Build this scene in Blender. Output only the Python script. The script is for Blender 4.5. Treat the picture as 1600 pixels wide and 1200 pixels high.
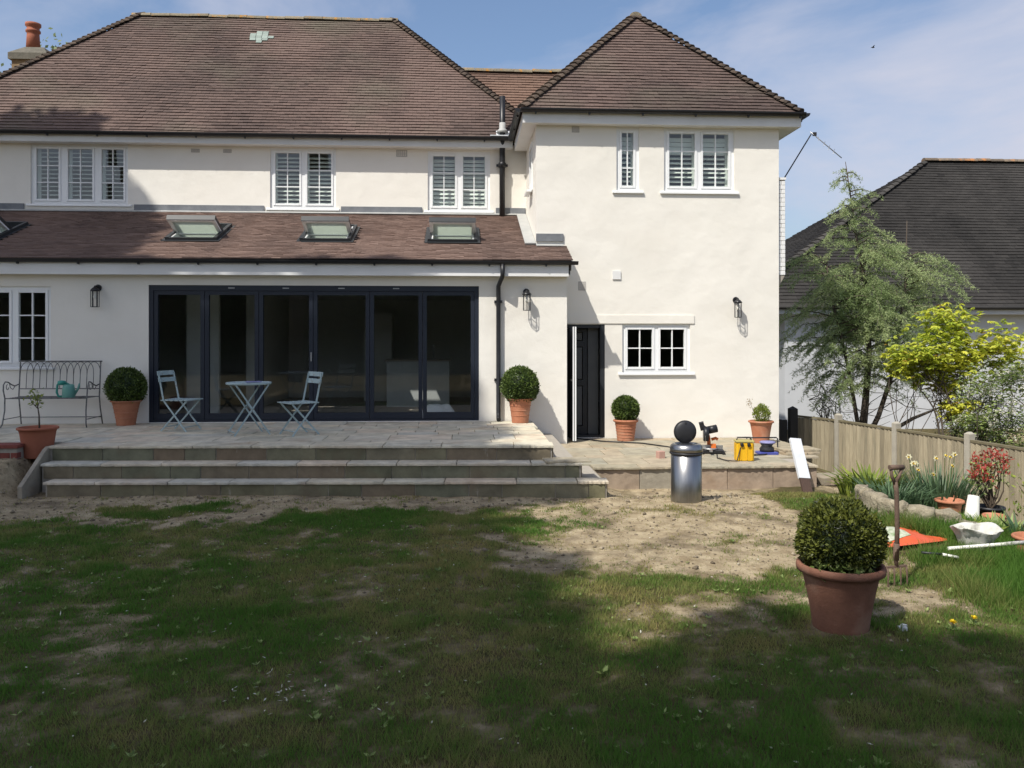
import bpy, math, random
import numpy as np
from mathutils import Vector, Matrix

random.seed(7)
R = math.radians
scene = bpy.context.scene
for o in list(bpy.data.objects):
    bpy.data.objects.remove(o)
COL = scene.collection

# ------------------------------------------------------------------ camera
EYE = 1.87
YAW = math.atan(80 / 1300)
cam = bpy.data.cameras.new('camera')
cam.sensor_width = 36.0
cam.lens = 29.25
cam.shift_y = -0.045
cam.clip_end = 2000
cam_o = bpy.data.objects.new('camera', cam)
COL.objects.link(cam_o)
cam_o.location = (0, 0, EYE)
cam_o.rotation_euler = (R(90), 0, -YAW)
scene.camera = cam_o
scene.render.resolution_x, scene.render.resolution_y = 1024, 768

# ------------------------------------------------------------------ sky, sun, exposure
SUN_TO = Vector((-0.95, -1.0, 1.8)).normalized()          # towards the sun
ELEV = math.asin(SUN_TO.z)
SUN_STRENGTH, SKY_STRENGTH, EXPOSURE = 3.95, 0.124, 0.38
world = bpy.data.worlds.new('World')
scene.world = world
world.use_nodes = True
wn, wl = world.node_tree.nodes, world.node_tree.links
wn.clear()
w_out = wn.new('ShaderNodeOutputWorld')
w_bg = wn.new('ShaderNodeBackground')
w_sky = wn.new('ShaderNodeTexSky')
w_sky.sky_type = 'NISHITA'
w_sky.sun_disc = False
w_sky.sun_elevation = ELEV
w_sky.sun_rotation = math.atan2(SUN_TO.x, SUN_TO.y)
w_sky.air_density = 1.0
w_sky.dust_density = 2.6
w_sky.ozone_density = 3.0
w_bg.inputs['Strength'].default_value = SKY_STRENGTH
# thin drifting cloud, laid out by direction over the whole dome
tc = wn.new('ShaderNodeTexCoord')
mp = wn.new('ShaderNodeMapping'); mp.inputs['Scale'].default_value = (1.0, 1.0, 2.6)
mp.inputs['Location'].default_value = (8.85, 4.70, 1.95)
n1 = wn.new('ShaderNodeTexNoise'); n1.inputs['Scale'].default_value = 2.3; n1.inputs['Detail'].default_value = 7
n1.inputs['Roughness'].default_value = 0.58; n1.inputs['Distortion'].default_value = 0.35
cr = wn.new('ShaderNodeValToRGB'); cr.color_ramp.elements[0].position = 0.42; cr.color_ramp.elements[1].position = 0.74
cr.color_ramp.elements[0].color = (0, 0, 0, 1); cr.color_ramp.elements[1].color = (0.95, 0.95, 0.95, 1)
mx = wn.new('ShaderNodeMix'); mx.data_type = 'RGBA'
mx.inputs['B'].default_value = (3.95, 4.05, 4.75, 1)
wl.new(tc.outputs['Generated'], mp.inputs['Vector']); wl.new(mp.outputs['Vector'], n1.inputs['Vector'])
wl.new(n1.outputs['Fac'], cr.inputs['Fac']); wl.new(cr.outputs['Color'], mx.inputs['Factor'])
wl.new(w_sky.outputs['Color'], mx.inputs['A']); wl.new(mx.outputs['Result'], w_bg.inputs['Color'])
wl.new(w_bg.outputs['Background'], w_out.inputs['Surface'])

sun = bpy.data.lights.new('sun', 'SUN')
sun.energy = SUN_STRENGTH
sun.angle = R(0.53)
sun.color = (1.0, 0.955, 0.88)
sun_o = bpy.data.objects.new('sun', sun)
COL.objects.link(sun_o)
sun_o.rotation_euler = (-SUN_TO).to_track_quat('-Z', 'Y').to_euler()
sun_o.location = (-20, -20, 40)

scene.view_settings.view_transform = 'Standard'
scene.view_settings.look = 'None'
scene.view_settings.exposure = EXPOSURE
scene.view_settings.gamma = 1.0
scene.view_settings.use_curve_mapping = False
scene.render.engine = 'CYCLES'

# ------------------------------------------------------------------ helpers
def smooth01(t):
    t = np.clip(t, 0, 1)
    return t * t * (3 - 2 * t)

def vnoise(x, y, seed=0):
    x = np.asarray(x, float); y = np.asarray(y, float)
    xi = np.floor(x).astype(np.int64); yi = np.floor(y).astype(np.int64)
    fx = x - xi; fy = y - yi
    fx = fx * fx * (3 - 2 * fx); fy = fy * fy * (3 - 2 * fy)
    def h(a, b):
        n = (a * 374761393 + b * 668265263 + seed * 974634777) & 0x7fffffff
        n = ((n ^ (n >> 13)) * 1274126177) & 0x7fffffff
        return ((n ^ (n >> 16)) & 0xffff) / 65535.0
    return (h(xi, yi) * (1 - fx) + h(xi + 1, yi) * fx) * (1 - fy) + (h(xi, yi + 1) * (1 - fx) + h(xi + 1, yi + 1) * fx) * fy

def fbm(x, y, seed=0, oct=4):
    s = 0; a = 0.5; t = 0
    for i in range(oct):
        s = s + a * vnoise(x * 2 ** i, y * 2 ** i, seed + i * 17); t += a; a *= 0.5
    return s / t

def tag(o, label=None, cat=None, group=None, kind=None):
    if label: o['label'] = label
    if cat: o['category'] = cat
    if group: o['group'] = group
    if kind: o['kind'] = kind
    return o

def empty(name, loc=(0, 0, 0), rz=0.0, scale=1.0):
    o = bpy.data.objects.new(name, None)
    o.empty_display_size = 0.2
    COL.objects.link(o)
    o.location = loc; o.rotation_euler = (0, 0, rz); o.scale = (scale,) * 3
    return o

def link(name, me, parent=None, keep=False):
    """keep=True: geometry is in world coordinates while the parent is an Empty that sits elsewhere"""
    o = bpy.data.objects.new(name, me)
    COL.objects.link(o)
    if parent is not None:
        o.parent = parent
        if keep:
            o.matrix_parent_inverse = Matrix.Translation(-parent.location)
    return o

class MB:
    def __init__(s):
        s.v = []; s.f = []; s.sm = []
    def add(s, vs, fs, smooth=False):
        b = len(s.v); s.v += [tuple(p) for p in vs]
        for f in fs:
            s.f.append(tuple(i + b for i in f)); s.sm.append(smooth)
    def box(s, x0, x1, y0, y1, z0, z1):
        s.add([(x0,y0,z0),(x1,y0,z0),(x1,y1,z0),(x0,y1,z0),(x0,y0,z1),(x1,y0,z1),(x1,y1,z1),(x0,y1,z1)],
              [(0,3,2,1),(4,5,6,7),(0,1,5,4),(1,2,6,5),(2,3,7,6),(3,0,4,7)])
        return s
    def bbox(s, x0, x1, y0, y1, z0, z1, c=0.005):
        """box with chamfered vertical and top edges"""
        def ring(i, z):
            return [(x0+i+c,y0+i,z),(x1-i-c,y0+i,z),(x1-i,y0+i+c,z),(x1-i,y1-i-c,z),(x1-i-c,y1-i,z),(x0+i+c,y1-i,z),(x0+i,y1-i-c,z),(x0+i,y0+i+c,z)]
        vs = ring(0, z0) + ring(0, z1 - c) + ring(c, z1)
        fs = [tuple(range(7, -1, -1)), tuple(range(16, 24))]
        for k in range(2):
            for i in range(8):
                j = (i + 1) % 8
                fs.append((k*8+i, k*8+j, k*8+8+j, k*8+8+i))
        s.add(vs, fs); return s
    def obox(s, c, size, M=None):
        hx, hy, hz = [d / 2 for d in size]
        vs = [(-hx,-hy,-hz),(hx,-hy,-hz),(hx,hy,-hz),(-hx,hy,-hz),(-hx,-hy,hz),(hx,-hy,hz),(hx,hy,hz),(-hx,hy,hz)]
        M = M or Matrix.Identity(3)
        s.add([Vector(c) + M @ Vector(p) for p in vs], [(0,3,2,1),(4,5,6,7),(0,1,5,4),(1,2,6,5),(2,3,7,6),(3,0,4,7)])
        return s
    def bar(s, a, b, w, h=None, up=(0, 0, 1)):
        a = Vector(a); b = Vector(b); d = b - a; L = d.length; d.normalize()
        u = Vector(up)
        if abs(d.dot(u)) > 0.98: u = Vector((0, 1, 0))
        x = d.cross(u).normalized(); z = x.cross(d).normalized()
        M = Matrix((x, d, z)).transposed()
        return s.obox((a + b) / 2, (w, L, h or w), M)
    def tube(s, pts, r, n=8, caps=True):
        pts = [Vector(p) for p in pts]
        rs = r if isinstance(r, (list, tuple)) else [r] * len(pts)
        vs = []; prev = None
        for i, p in enumerate(pts):
            d = (pts[min(i+1, len(pts)-1)] - pts[max(i-1, 0)]).normalized()
            if prev is None:
                u = Vector((0, 0, 1)) if abs(d.z) < 0.9 else Vector((1, 0, 0))
                x = d.cross(u).normalized()
            else:
                x = (prev - d * prev.dot(d)).normalized()
            prev = x; y = d.cross(x)
            for k in range(n):
                a = 2 * math.pi * k / n
                vs.append(p + (x * math.cos(a) + y * math.sin(a)) * rs[i])
        fs = []
        for i in range(len(pts) - 1):
            for k in range(n):
                fs.append((i*n+k, i*n+(k+1) % n, (i+1)*n+(k+1) % n, (i+1)*n+k))
        s.add(vs, fs, True)
        if caps:
            b = len(s.v) - len(vs)
            s.f.append(tuple(b + k for k in range(n-1, -1, -1))); s.sm.append(False)
            s.f.append(tuple(b + (len(pts)-1)*n + k for k in range(n))); s.sm.append(False)
        return s
    def lathe(s, prof, n=32, c=(0, 0, 0), jit=0.0):
        vs = []
        for r, z in prof:
            for k in range(n):
                a = 2 * math.pi * k / n
                rr = r * (1 + jit * math.sin(3 * a + z * 5))
                vs.append((c[0] + rr * math.cos(a), c[1] + rr * math.sin(a), c[2] + z))
        fs = []
        for i in range(len(prof) - 1):
            for k in range(n):
                fs.append((i*n+k, i*n+(k+1) % n, (i+1)*n+(k+1) % n, (i+1)*n+k))
        s.add(vs, fs, True)
        b = len(s.v) - len(vs)
        if prof[0][0] > 1e-4:
            s.f.append(tuple(b + k for k in range(n-1, -1, -1))); s.sm.append(False)
        if prof[-1][0] > 1e-4:
            s.f.append(tuple(b + (len(prof)-1)*n + k for k in range(n))); s.sm.append(False)
        return s
    def prism(s, poly, axis_o, U, V, N, t):
        """outline poly [(u,v)] in frame, extruded by t along N"""
        O, U, V, N = Vector(axis_o), Vector(U), Vector(V), Vector(N)
        a = [O + U*u + V*v for u, v in poly]; b = [p + N*t for p in a]; n = len(a)
        s.add(a + b, [tuple(range(n-1, -1, -1)), tuple(range(n, 2*n))] + [(i, (i+1) % n, n+(i+1) % n, n+i) for i in range(n)])
        return s
    def panel(s, O, U, V, N, u0, u1, v0, v1, t, holes=()):
        """slab with rectangular openings; front face in the plane (O,U,V), N points out, thickness t inwards"""
        O, U, V, N = Vector(O), Vector(U), Vector(V), Vector(N)
        us = sorted({u0, u1} | {h[0] for h in holes} | {h[1] for h in holes}); us = [u for u in us if u0 <= u <= u1]
        vs_ = sorted({v0, v1} | {h[2] for h in holes} | {h[3] for h in holes}); vs_ = [v for v in vs_ if v0 <= v <= v1]
        def P(u, v, k): return O + U*u + V*v - N*(t*k)
        def solid(i, j):
            if i < 0 or j < 0 or i >= len(us)-1 or j >= len(vs_)-1: return False
            cu = (us[i]+us[i+1])/2; cv = (vs_[j]+vs_[j+1])/2
            return not any(h[0] < cu < h[1] and h[2] < cv < h[3] for h in holes)
        for i in range(len(us)-1):
            for j in range(len(vs_)-1):
                if not solid(i, j): continue
                a, b, c, d = us[i], us[i+1], vs_[j], vs_[j+1]
                s.add([P(a,c,0),P(b,c,0),P(b,d,0),P(a,d,0)], [(0,1,2,3)])
                s.add([P(a,c,1),P(b,c,1),P(b,d,1),P(a,d,1)], [(3,2,1,0)])
                if not solid(i-1, j): s.add([P(a,c,0),P(a,d,0),P(a,d,1),P(a,c,1)], [(0,1,2,3)])
                if not solid(i+1, j): s.add([P(b,c,0),P(b,d,0),P(b,d,1),P(b,c,1)], [(3,2,1,0)])
                if not solid(i, j-1): s.add([P(a,c,0),P(b,c,0),P(b,c,1),P(a,c,1)], [(3,2,1,0)])
                if not solid(i, j+1): s.add([P(a,d,0),P(b,d,0),P(b,d,1),P(a,d,1)], [(0,1,2,3)])
        return s
    def mesh(s, name, mat):
        me = bpy.data.meshes.new(name)
        me.from_pydata(s.v, [], s.f)
        me.polygons.foreach_set('use_smooth', s.sm)
        me.materials.append(mat); me.update()
        return me
    def build(s, name, mat, parent=None, keep=False):
        return link(name, s.mesh(name, mat), parent, keep)

def np_mesh(name, V, F, mat, attrs=None, smooth=False):
    me = bpy.data.meshes.new(name)
    V = np.ascontiguousarray(V, np.float32); F = np.ascontiguousarray(F, np.int32)
    k = F.shape[1]
    me.vertices.add(len(V)); me.vertices.foreach_set('co', V.ravel())
    me.loops.add(F.size); me.loops.foreach_set('vertex_index', F.ravel())
    me.polygons.add(len(F)); me.polygons.foreach_set('loop_start', np.arange(0, F.size, k, dtype=np.int32))
    me.polygons.foreach_set('loop_total', np.full(len(F), k, np.int32))
    if smooth: me.polygons.foreach_set('use_smooth', np.ones(len(F), bool))
    me.update(calc_edges=True)
    for an, arr in (attrs or {}).items():
        at = me.attributes.new(an, 'FLOAT', 'POINT')
        at.data.foreach_set('value', np.ascontiguousarray(arr, np.float32))
    me.materials.append(mat)
    return me

# ------------------------------------------------------------------ materials
def new_mat(name):
    m = bpy.data.materials.new(name); m.use_nodes = True
    nt = m.node_tree; nt.nodes.clear()
    out = nt.nodes.new('ShaderNodeOutputMaterial'); b = nt.nodes.new('ShaderNodeBsdfPrincipled')
    nt.links.new(b.outputs[0], out.inputs[0])
    return m, nt, b, out

def mat(name, c1, c2=None, rough=0.7, scale=6.0, bump=0.0, bscale=60.0, metal=0.0, spec=0.4, attr=None, rnd=0.0,
        c3=None, s3=1.5, t3=(0.55, 0.7), detail=5, coords='Object', stretch=(1, 1, 1)):
    """two-colour noise material; attr: blend by a mesh attribute; rnd: value change per object; c3: broad blotches"""
    m, nt, b, out = new_mat(name); N, L = nt.nodes, nt.links
    b.inputs['Roughness'].default_value = rough; b.inputs['Metallic'].default_value = metal
    b.inputs['Specular IOR Level'].default_value = spec
    tcn = N.new('ShaderNodeTexCoord'); mpn = N.new('ShaderNodeMapping'); mpn.inputs['Scale'].default_value = stretch
    L.new(tcn.outputs[coords], mpn.inputs['Vector'])
    vec = mpn.outputs['Vector']
    if rnd:
        oi = N.new('ShaderNodeObjectInfo')
        ad = N.new('ShaderNodeVectorMath'); ad.operation = 'ADD'
        sc = N.new('ShaderNodeMath'); sc.operation = 'MULTIPLY'; sc.inputs[1].default_value = 37.0
        L.new(oi.outputs['Random'], sc.inputs[0]); L.new(vec, ad.inputs[0]); L.new(sc.outputs[0], ad.inputs[1])
        vec = ad.outputs[0]
    col = None
    c2 = c2 or c1
    no = N.new('ShaderNodeTexNoise'); no.inputs['Scale'].default_value = scale; no.inputs['Detail'].default_value = detail
    no.inputs['Roughness'].default_value = 0.6
    L.new(vec, no.inputs['Vector'])
    rp = N.new('ShaderNodeMapRange'); rp.inputs[1].default_value = 0.3; rp.inputs[2].default_value = 0.7
    L.new(no.outputs['Fac'], rp.inputs[0])
    fac = rp.outputs[0]
    if attr:
        at = N.new('ShaderNodeAttribute'); at.attribute_name = attr
        mm = N.new('ShaderNodeMath'); mm.operation = 'MULTIPLY_ADD'; mm.inputs[1].default_value = 0.35
        sb = N.new('ShaderNodeMath'); sb.operation = 'SUBTRACT'; sb.inputs[1].default_value = 0.5
        L.new(fac, sb.inputs[0]); L.new(sb.outputs[0], mm.inputs[0]); L.new(at.outputs['Fac'], mm.inputs[2])
        mm.use_clamp = True
        fac = mm.outputs[0]
    x = N.new('ShaderNodeMix'); x.data_type = 'RGBA'
    x.inputs['A'].default_value = (*c1, 1); x.inputs['B'].default_value = (*c2, 1)
    L.new(fac, x.inputs['Factor']); col = x.outputs['Result']
    if c3:
        n3 = N.new('ShaderNodeTexNoise'); n3.inputs['Scale'].default_value = s3; n3.inputs['Detail'].default_value = 6
        L.new(vec, n3.inputs['Vector'])
        r3 = N.new('ShaderNodeMapRange'); r3.inputs[1].default_value = t3[0]; r3.inputs[2].default_value = t3[1]
        L.new(n3.outputs['Fac'], r3.inputs[0])
        x3 = N.new('ShaderNodeMix'); x3.data_type = 'RGBA'; x3.inputs['B'].default_value = (*c3, 1)
        L.new(r3.outputs[0], x3.inputs['Factor']); L.new(col, x3.inputs['A']); col = x3.outputs['Result']
    if rnd:
        hv = N.new('ShaderNodeHueSaturation')
        mr = N.new('ShaderNodeMapRange'); mr.inputs[3].default_value = 1 - rnd; mr.inputs[4].default_value = 1 + rnd
        L.new(oi.outputs['Random'], mr.inputs[0]); L.new(mr.outputs[0], hv.inputs['Value']); L.new(col, hv.inputs['Color'])
        col = hv.outputs['Color']
    L.new(col, b.inputs['Base Color'])
    if bump:
        nb = N.new('ShaderNodeTexNoise'); nb.inputs['Scale'].default_value = bscale; nb.inputs['Detail'].default_value = 4
        L.new(vec, nb.inputs['Vector'])
        bp = N.new('ShaderNodeBump'); bp.inputs['Strength'].default_value = bump; bp.inputs['Distance'].default_value = 0.02
        L.new(nb.outputs['Fac'], bp.inputs['Height']); L.new(bp.outputs[0], b.inputs['Normal'])
    return m

def leaf_mat(name, c1, c2, rough=0.5, trans=0.25, spec=0.35):
    m, nt, b, out = new_mat(name); N, L = nt.nodes, nt.links
    at = N.new('ShaderNodeAttribute'); at.attribute_name = 'tint'
    x = N.new('ShaderNodeMix'); x.data_type = 'RGBA'; x.inputs['A'].default_value = (*c1, 1); x.inputs['B'].default_value = (*c2, 1)
    L.new(at.outputs['Fac'], x.inputs['Factor']); L.new(x.outputs['Result'], b.inputs['Base Color'])
    b.inputs['Roughness'].default_value = rough; b.inputs['Specular IOR Level'].default_value = spec
    tr = N.new('ShaderNodeBsdfTranslucent'); L.new(x.outputs['Result'], tr.inputs['Color'])
    ms = N.new('ShaderNodeMixShader'); ms.inputs[0].default_value = trans
    L.new(b.outputs[0], ms.inputs[1]); L.new(tr.outputs[0], ms.inputs[2]); L.new(ms.outputs[0], out.inputs[0])
    return m

def glass_mat(name, tint=(0.90, 0.945, 0.93), ior=1.78):
    m = bpy.data.materials.new(name); m.use_nodes = True
    nt = m.node_tree; N, L = nt.nodes, nt.links; N.clear()
    out = N.new('ShaderNodeOutputMaterial'); tr = N.new('ShaderNodeBsdfTransparent'); gl = N.new('ShaderNodeBsdfGlossy')
    gl.inputs['Roughness'].default_value = 0.01; tr.inputs['Color'].default_value = (*tint, 1)
    lw = N.new('ShaderNodeLayerWeight'); lw.inputs['Blend'].default_value = 0.5
    pw = N.new('ShaderNodeMath'); pw.operation = 'POWER'; pw.inputs[1].default_value = 5.0; L.new(lw.outputs['Facing'], pw.inputs[0])
    f0 = ((ior - 1) / (ior + 1)) ** 2
    fr = N.new('ShaderNodeMath'); fr.operation = 'MULTIPLY_ADD'; fr.inputs[1].default_value = 1 - f0; fr.inputs[2].default_value = f0; L.new(pw.outputs[0], fr.inputs[0])
    ms = N.new('ShaderNodeMixShader'); L.new(fr.outputs[0], ms.inputs[0]); L.new(tr.outputs[0], ms.inputs[1]); L.new(gl.outputs[0], ms.inputs[2])
    L.new(ms.outputs[0], out.inputs[0])
    return m

M = {}
M['render'] = mat('white_render', (0.82, 0.79, 0.715), (0.77, 0.74, 0.665), rough=0.9, scale=0.9, bump=0.12, bscale=90, spec=0.2,
                  c3=(0.73, 0.69, 0.61), s3=0.7, t3=(0.58, 0.85))
def undulate(m, scale, dist):
    nt = m.node_tree; bp0 = next(n for n in nt.nodes if n.type == 'BUMP')
    g = nt.nodes.new('ShaderNodeNewGeometry'); n = nt.nodes.new('ShaderNodeTexNoise'); n.inputs['Scale'].default_value = scale; n.inputs['Detail'].default_value = 3
    nt.links.new(g.outputs['Position'], n.inputs['Vector'])
    b2 = nt.nodes.new('ShaderNodeBump'); b2.inputs['Strength'].default_value = 1.0; b2.inputs['Distance'].default_value = dist
    nt.links.new(n.outputs['Fac'], b2.inputs['Height']); nt.links.new(b2.outputs[0], bp0.inputs['Normal'])
undulate(M['render'], 2.2, .018)
M['upvc'] = mat('white_frame', (0.84, 0.85, 0.84), (0.80, 0.81, 0.80), rough=0.35, scale=3)
M['shutter'] = mat('shutter_white', (0.80, 0.82, 0.76), (0.74, 0.77, 0.70), rough=0.5, scale=3)
M['fascia'] = mat('fascia_white', (0.78, 0.78, 0.76), (0.70, 0.70, 0.68), rough=0.5, scale=2)
M['black_plastic'] = mat('black_plastic', (0.012, 0.013, 0.015), (0.02, 0.02, 0.022), rough=0.4, scale=8)
M['navy'] = mat('navy_aluminium', (0.012, 0.017, 0.028), (0.016, 0.021, 0.033), rough=0.45, scale=5)
M['anthracite'] = mat('anthracite', (0.022, 0.025, 0.028), (0.03, 0.033, 0.036), rough=0.45, scale=5)
M['lead'] = mat('lead', (0.12, 0.13, 0.145), (0.2, 0.21, 0.22), rough=0.6, scale=4, bump=0.2, bscale=15)
M['lead_pale'] = mat('pale_lead', (0.33, 0.34, 0.33), (0.42, 0.42, 0.40), rough=0.6, scale=4, bump=0.2, bscale=15)
M['tile'] = mat('clay_tile', (0.076, 0.055, 0.048), (0.158, 0.110, 0.092), rough=0.85, scale=9, attr='tint', spec=0.25, bump=0.3, bscale=120,
                c3=(0.13, 0.112, 0.085), s3=0.55, t3=(0.5, 0.75))
M['tile_ext'] = mat('new_clay_tile', (0.115, 0.080, 0.068), (0.225, 0.155, 0.125), rough=0.85, scale=9, attr='tint', spec=0.2, bump=0.3, bscale=120)
M['tile_link'] = mat('link_clay_tile', (0.085, 0.058, 0.047), (0.18, 0.115, 0.085), rough=0.85, scale=9, attr='tint', spec=0.2)
M['tile_grey'] = mat('grey_tile', (0.022, 0.021, 0.020), (0.047, 0.044, 0.041), rough=0.9, scale=9, attr='tint', spec=0.15)
M['bonnet'] = mat('bonnet_tile', (0.06, 0.05, 0.042), (0.13, 0.095, 0.072), rough=0.9, scale=14, rnd=0.35, bump=0.4, bscale=80, spec=0.2)
M['ridge'] = mat('lichened_ridge', (0.17, 0.145, 0.10), (0.26, 0.22, 0.15), rough=0.95, scale=14, rnd=0.15, c3=(0.42, 0.20, 0.035), s3=6, t3=(0.56, 0.66), bump=0.5, bscale=60)
M['ridge_grey'] = mat('orange_ridge', (0.10, 0.085, 0.07), (0.2, 0.15, 0.10), rough=0.95, scale=10, rnd=0.25, c3=(0.38, 0.17, 0.06), s3=4, t3=(0.52, 0.66))
M['ridge_grey2'] = mat('grey_bonnet', (0.04, 0.038, 0.036), (0.07, 0.065, 0.06), rough=0.95, scale=10, rnd=0.25)
M['deck'] = mat('roof_underlay', (0.035, 0.028, 0.025), rough=0.95)
M['glass'] = glass_mat('window_glass', ior=1.85); M['glass_big'] = glass_mat('bifold_glass', (.86, .90, .89), ior=1.85)
M['room'] = mat('room_paint', (0.60, 0.59, 0.56), (0.56, 0.55, 0.52), rough=0.9)
M['room_floor'] = mat('room_floor', (0.26, 0.23, 0.19), (0.32, 0.28, 0.24), rough=0.6)
M['brick'] = mat('old_brick', (0.20, 0.13, 0.07), (0.30, 0.22, 0.12), rough=0.95, scale=9, c3=(0.12, 0.115, 0.10), s3=5)
M['cement'] = mat('cement', (0.10, 0.095, 0.075), (0.16, 0.145, 0.115), rough=0.95, scale=8, bump=0.4)
M['terracotta'] = mat('terracotta', (0.36, 0.135, 0.07), (0.45, 0.19, 0.105), rough=0.85, scale=7, bump=0.15, bscale=50, rnd=0.08,
                      c3=(0.50, 0.30, 0.20), s3=3.0, t3=(0.55, 0.8))
M['terracotta_dark'] = mat('weathered_terracotta', (0.19, 0.083, 0.05), (0.27, 0.125, 0.078), rough=0.9, scale=9, bump=0.25, bscale=70,
                           c3=(0.31, 0.185, 0.125), s3=4.0, t3=(0.52, 0.75))
M['terracotta_red'] = mat('red_terracotta', (0.30, 0.10, 0.055), (0.36, 0.125, 0.07), rough=0.8, scale=5)
M['soil'] = mat('pot_soil', (0.03, 0.022, 0.015), (0.06, 0.045, 0.03), rough=1, scale=20, bump=0.8)
M['iron'] = mat('flaking_iron', (0.10, 0.10, 0.10), (0.22, 0.22, 0.21), rough=0.75, scale=30, metal=0.2, c3=(0.05, 0.042, 0.035), s3=12)
M['pale_blue'] = mat('pale_blue_paint', (0.33, 0.43, 0.44), (0.38, 0.47, 0.47), rough=0.5, scale=12, c3=(0.30, 0.28, 0.25), s3=18, t3=(0.62, 0.7))
M['turquoise'] = mat('turquoise_plastic', (0.03, 0.24, 0.19), (0.05, 0.30, 0.24), rough=0.35)
M['turquoise_pale'] = mat('pale_turquoise', (0.10, 0.28, 0.23), (0.14, 0.33, 0.28), rough=0.4)
M['steel'] = mat('brushed_steel', (0.27, 0.27, 0.27), (0.36, 0.36, 0.36), rough=0.33, metal=1.0, scale=4, stretch=(40, 40, 1))
M['lid_black'] = mat('lid_black', (0.02, 0.021, 0.023), (0.03, 0.03, 0.033), rough=0.45)
M['yellow'] = mat('yellow_plastic', (0.75, 0.43, 0.012), (0.68, 0.38, 0.012), rough=0.5, scale=8)
M['orange'] = mat('orange_plastic', (0.65, 0.16, 0.03), rough=0.45)
M['grey_metal'] = mat('cast_metal', (0.34, 0.34, 0.33), (0.42, 0.42, 0.41), rough=0.4, metal=0.7)
M['blue'] = mat('blue_plastic', (0.05, 0.06, 0.26), (0.06, 0.075, 0.3), rough=0.4)
M['lilac'] = mat('lilac_plastic', (0.22, 0.22, 0.40), rough=0.5)
M['sheet'] = mat('white_sheet', (0.62, 0.64, 0.66), (0.54, 0.56, 0.58), rough=0.6, bump=0.4, bscale=12)
M['brown_board'] = mat('brown_board', (0.05, 0.03, 0.022), (0.085, 0.05, 0.035), rough=0.7, scale=8, stretch=(8, 8, 1))
M['post'] = mat('concrete_post', (0.33, 0.305, 0.25), (0.42, 0.39, 0.32), rough=0.95, scale=6, bump=0.2, bscale=60)
M['fence'] = mat('weathered_board', (0.255, 0.215, 0.145), (0.37, 0.32, 0.22), rough=0.9, scale=5, rnd=0.26, stretch=(10, 10, 0.7), bump=0.25, bscale=40,
                 c3=(0.17, 0.16, 0.11), s3=2.0, t3=(0.55, 0.8))
M['fence_rail'] = mat('green_rail', (0.13, 0.11, 0.065), (0.19, 0.165, 0.10), rough=0.9, scale=6)
M['gate'] = mat('black_gate', (0.018, 0.017, 0.016), (0.028, 0.026, 0.024), rough=0.7)
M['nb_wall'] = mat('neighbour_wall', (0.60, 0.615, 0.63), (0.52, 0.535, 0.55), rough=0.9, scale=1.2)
M['white_brick'] = mat('painted_brick', (0.80, 0.80, 0.78), (0.75, 0.75, 0.73), rough=0.7, scale=6)
M['bark'] = mat('bark', (0.055, 0.042, 0.032), (0.11, 0.09, 0.07), rough=0.95, scale=9, bump=0.7, bscale=25, stretch=(1, 1, 0.35))
M['twig'] = mat('twig', (0.07, 0.05, 0.035), (0.11, 0.085, 0.06), rough=0.9)
M['stone_edge'] = mat('edging_stone', (0.20, 0.17, 0.115), (0.34, 0.30, 0.215), rough=0.95, scale=14, bump=1.0, bscale=30, rnd=0.1, c3=(0.15, 0.12, 0.08), s3=6, t3=(0.55, 0.65))
M['rust'] = mat('rusty_fork', (0.10, 0.065, 0.045), (0.16, 0.105, 0.075), rough=0.75, scale=14, bump=0.2)
M['white_plastic'] = mat('white_plastic', (0.78, 0.77, 0.70), (0.70, 0.69, 0.62), rough=0.5)
M['bag_red'] = mat('compost_bag', (0.70, 0.12, 0.04), (0.62, 0.10, 0.035), rough=0.35, scale=2.2)
M['dusty'] = mat('dusty_sack', (0.60, 0.59, 0.53), (0.45, 0.44, 0.39), rough=0.9, scale=14, c3=(0.3, 0.29, 0.25), s3=9)
M['red_brick'] = mat('red_brick', (0.17, 0.045, 0.035), (0.25, 0.075, 0.055), rough=0.9, scale=14, rnd=0.2, bump=0.4, bscale=70)
M['mortar'] = mat('mortar', (0.30, 0.27, 0.225), (0.38, 0.345, 0.29), rough=1, scale=20)
M['lens'] = glass_mat('lantern_glass', (.97, .97, .97), 1.25)
M['slate_green'] = mat('patch_slate', (0.20, 0.25, 0.22), (0.27, 0.32, 0.28), rough=0.7, scale=12, rnd=0.15)
M['vent'] = mat('vent_grey', (0.42, 0.40, 0.37), (0.48, 0.46, 0.43), rough=0.9)

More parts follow.
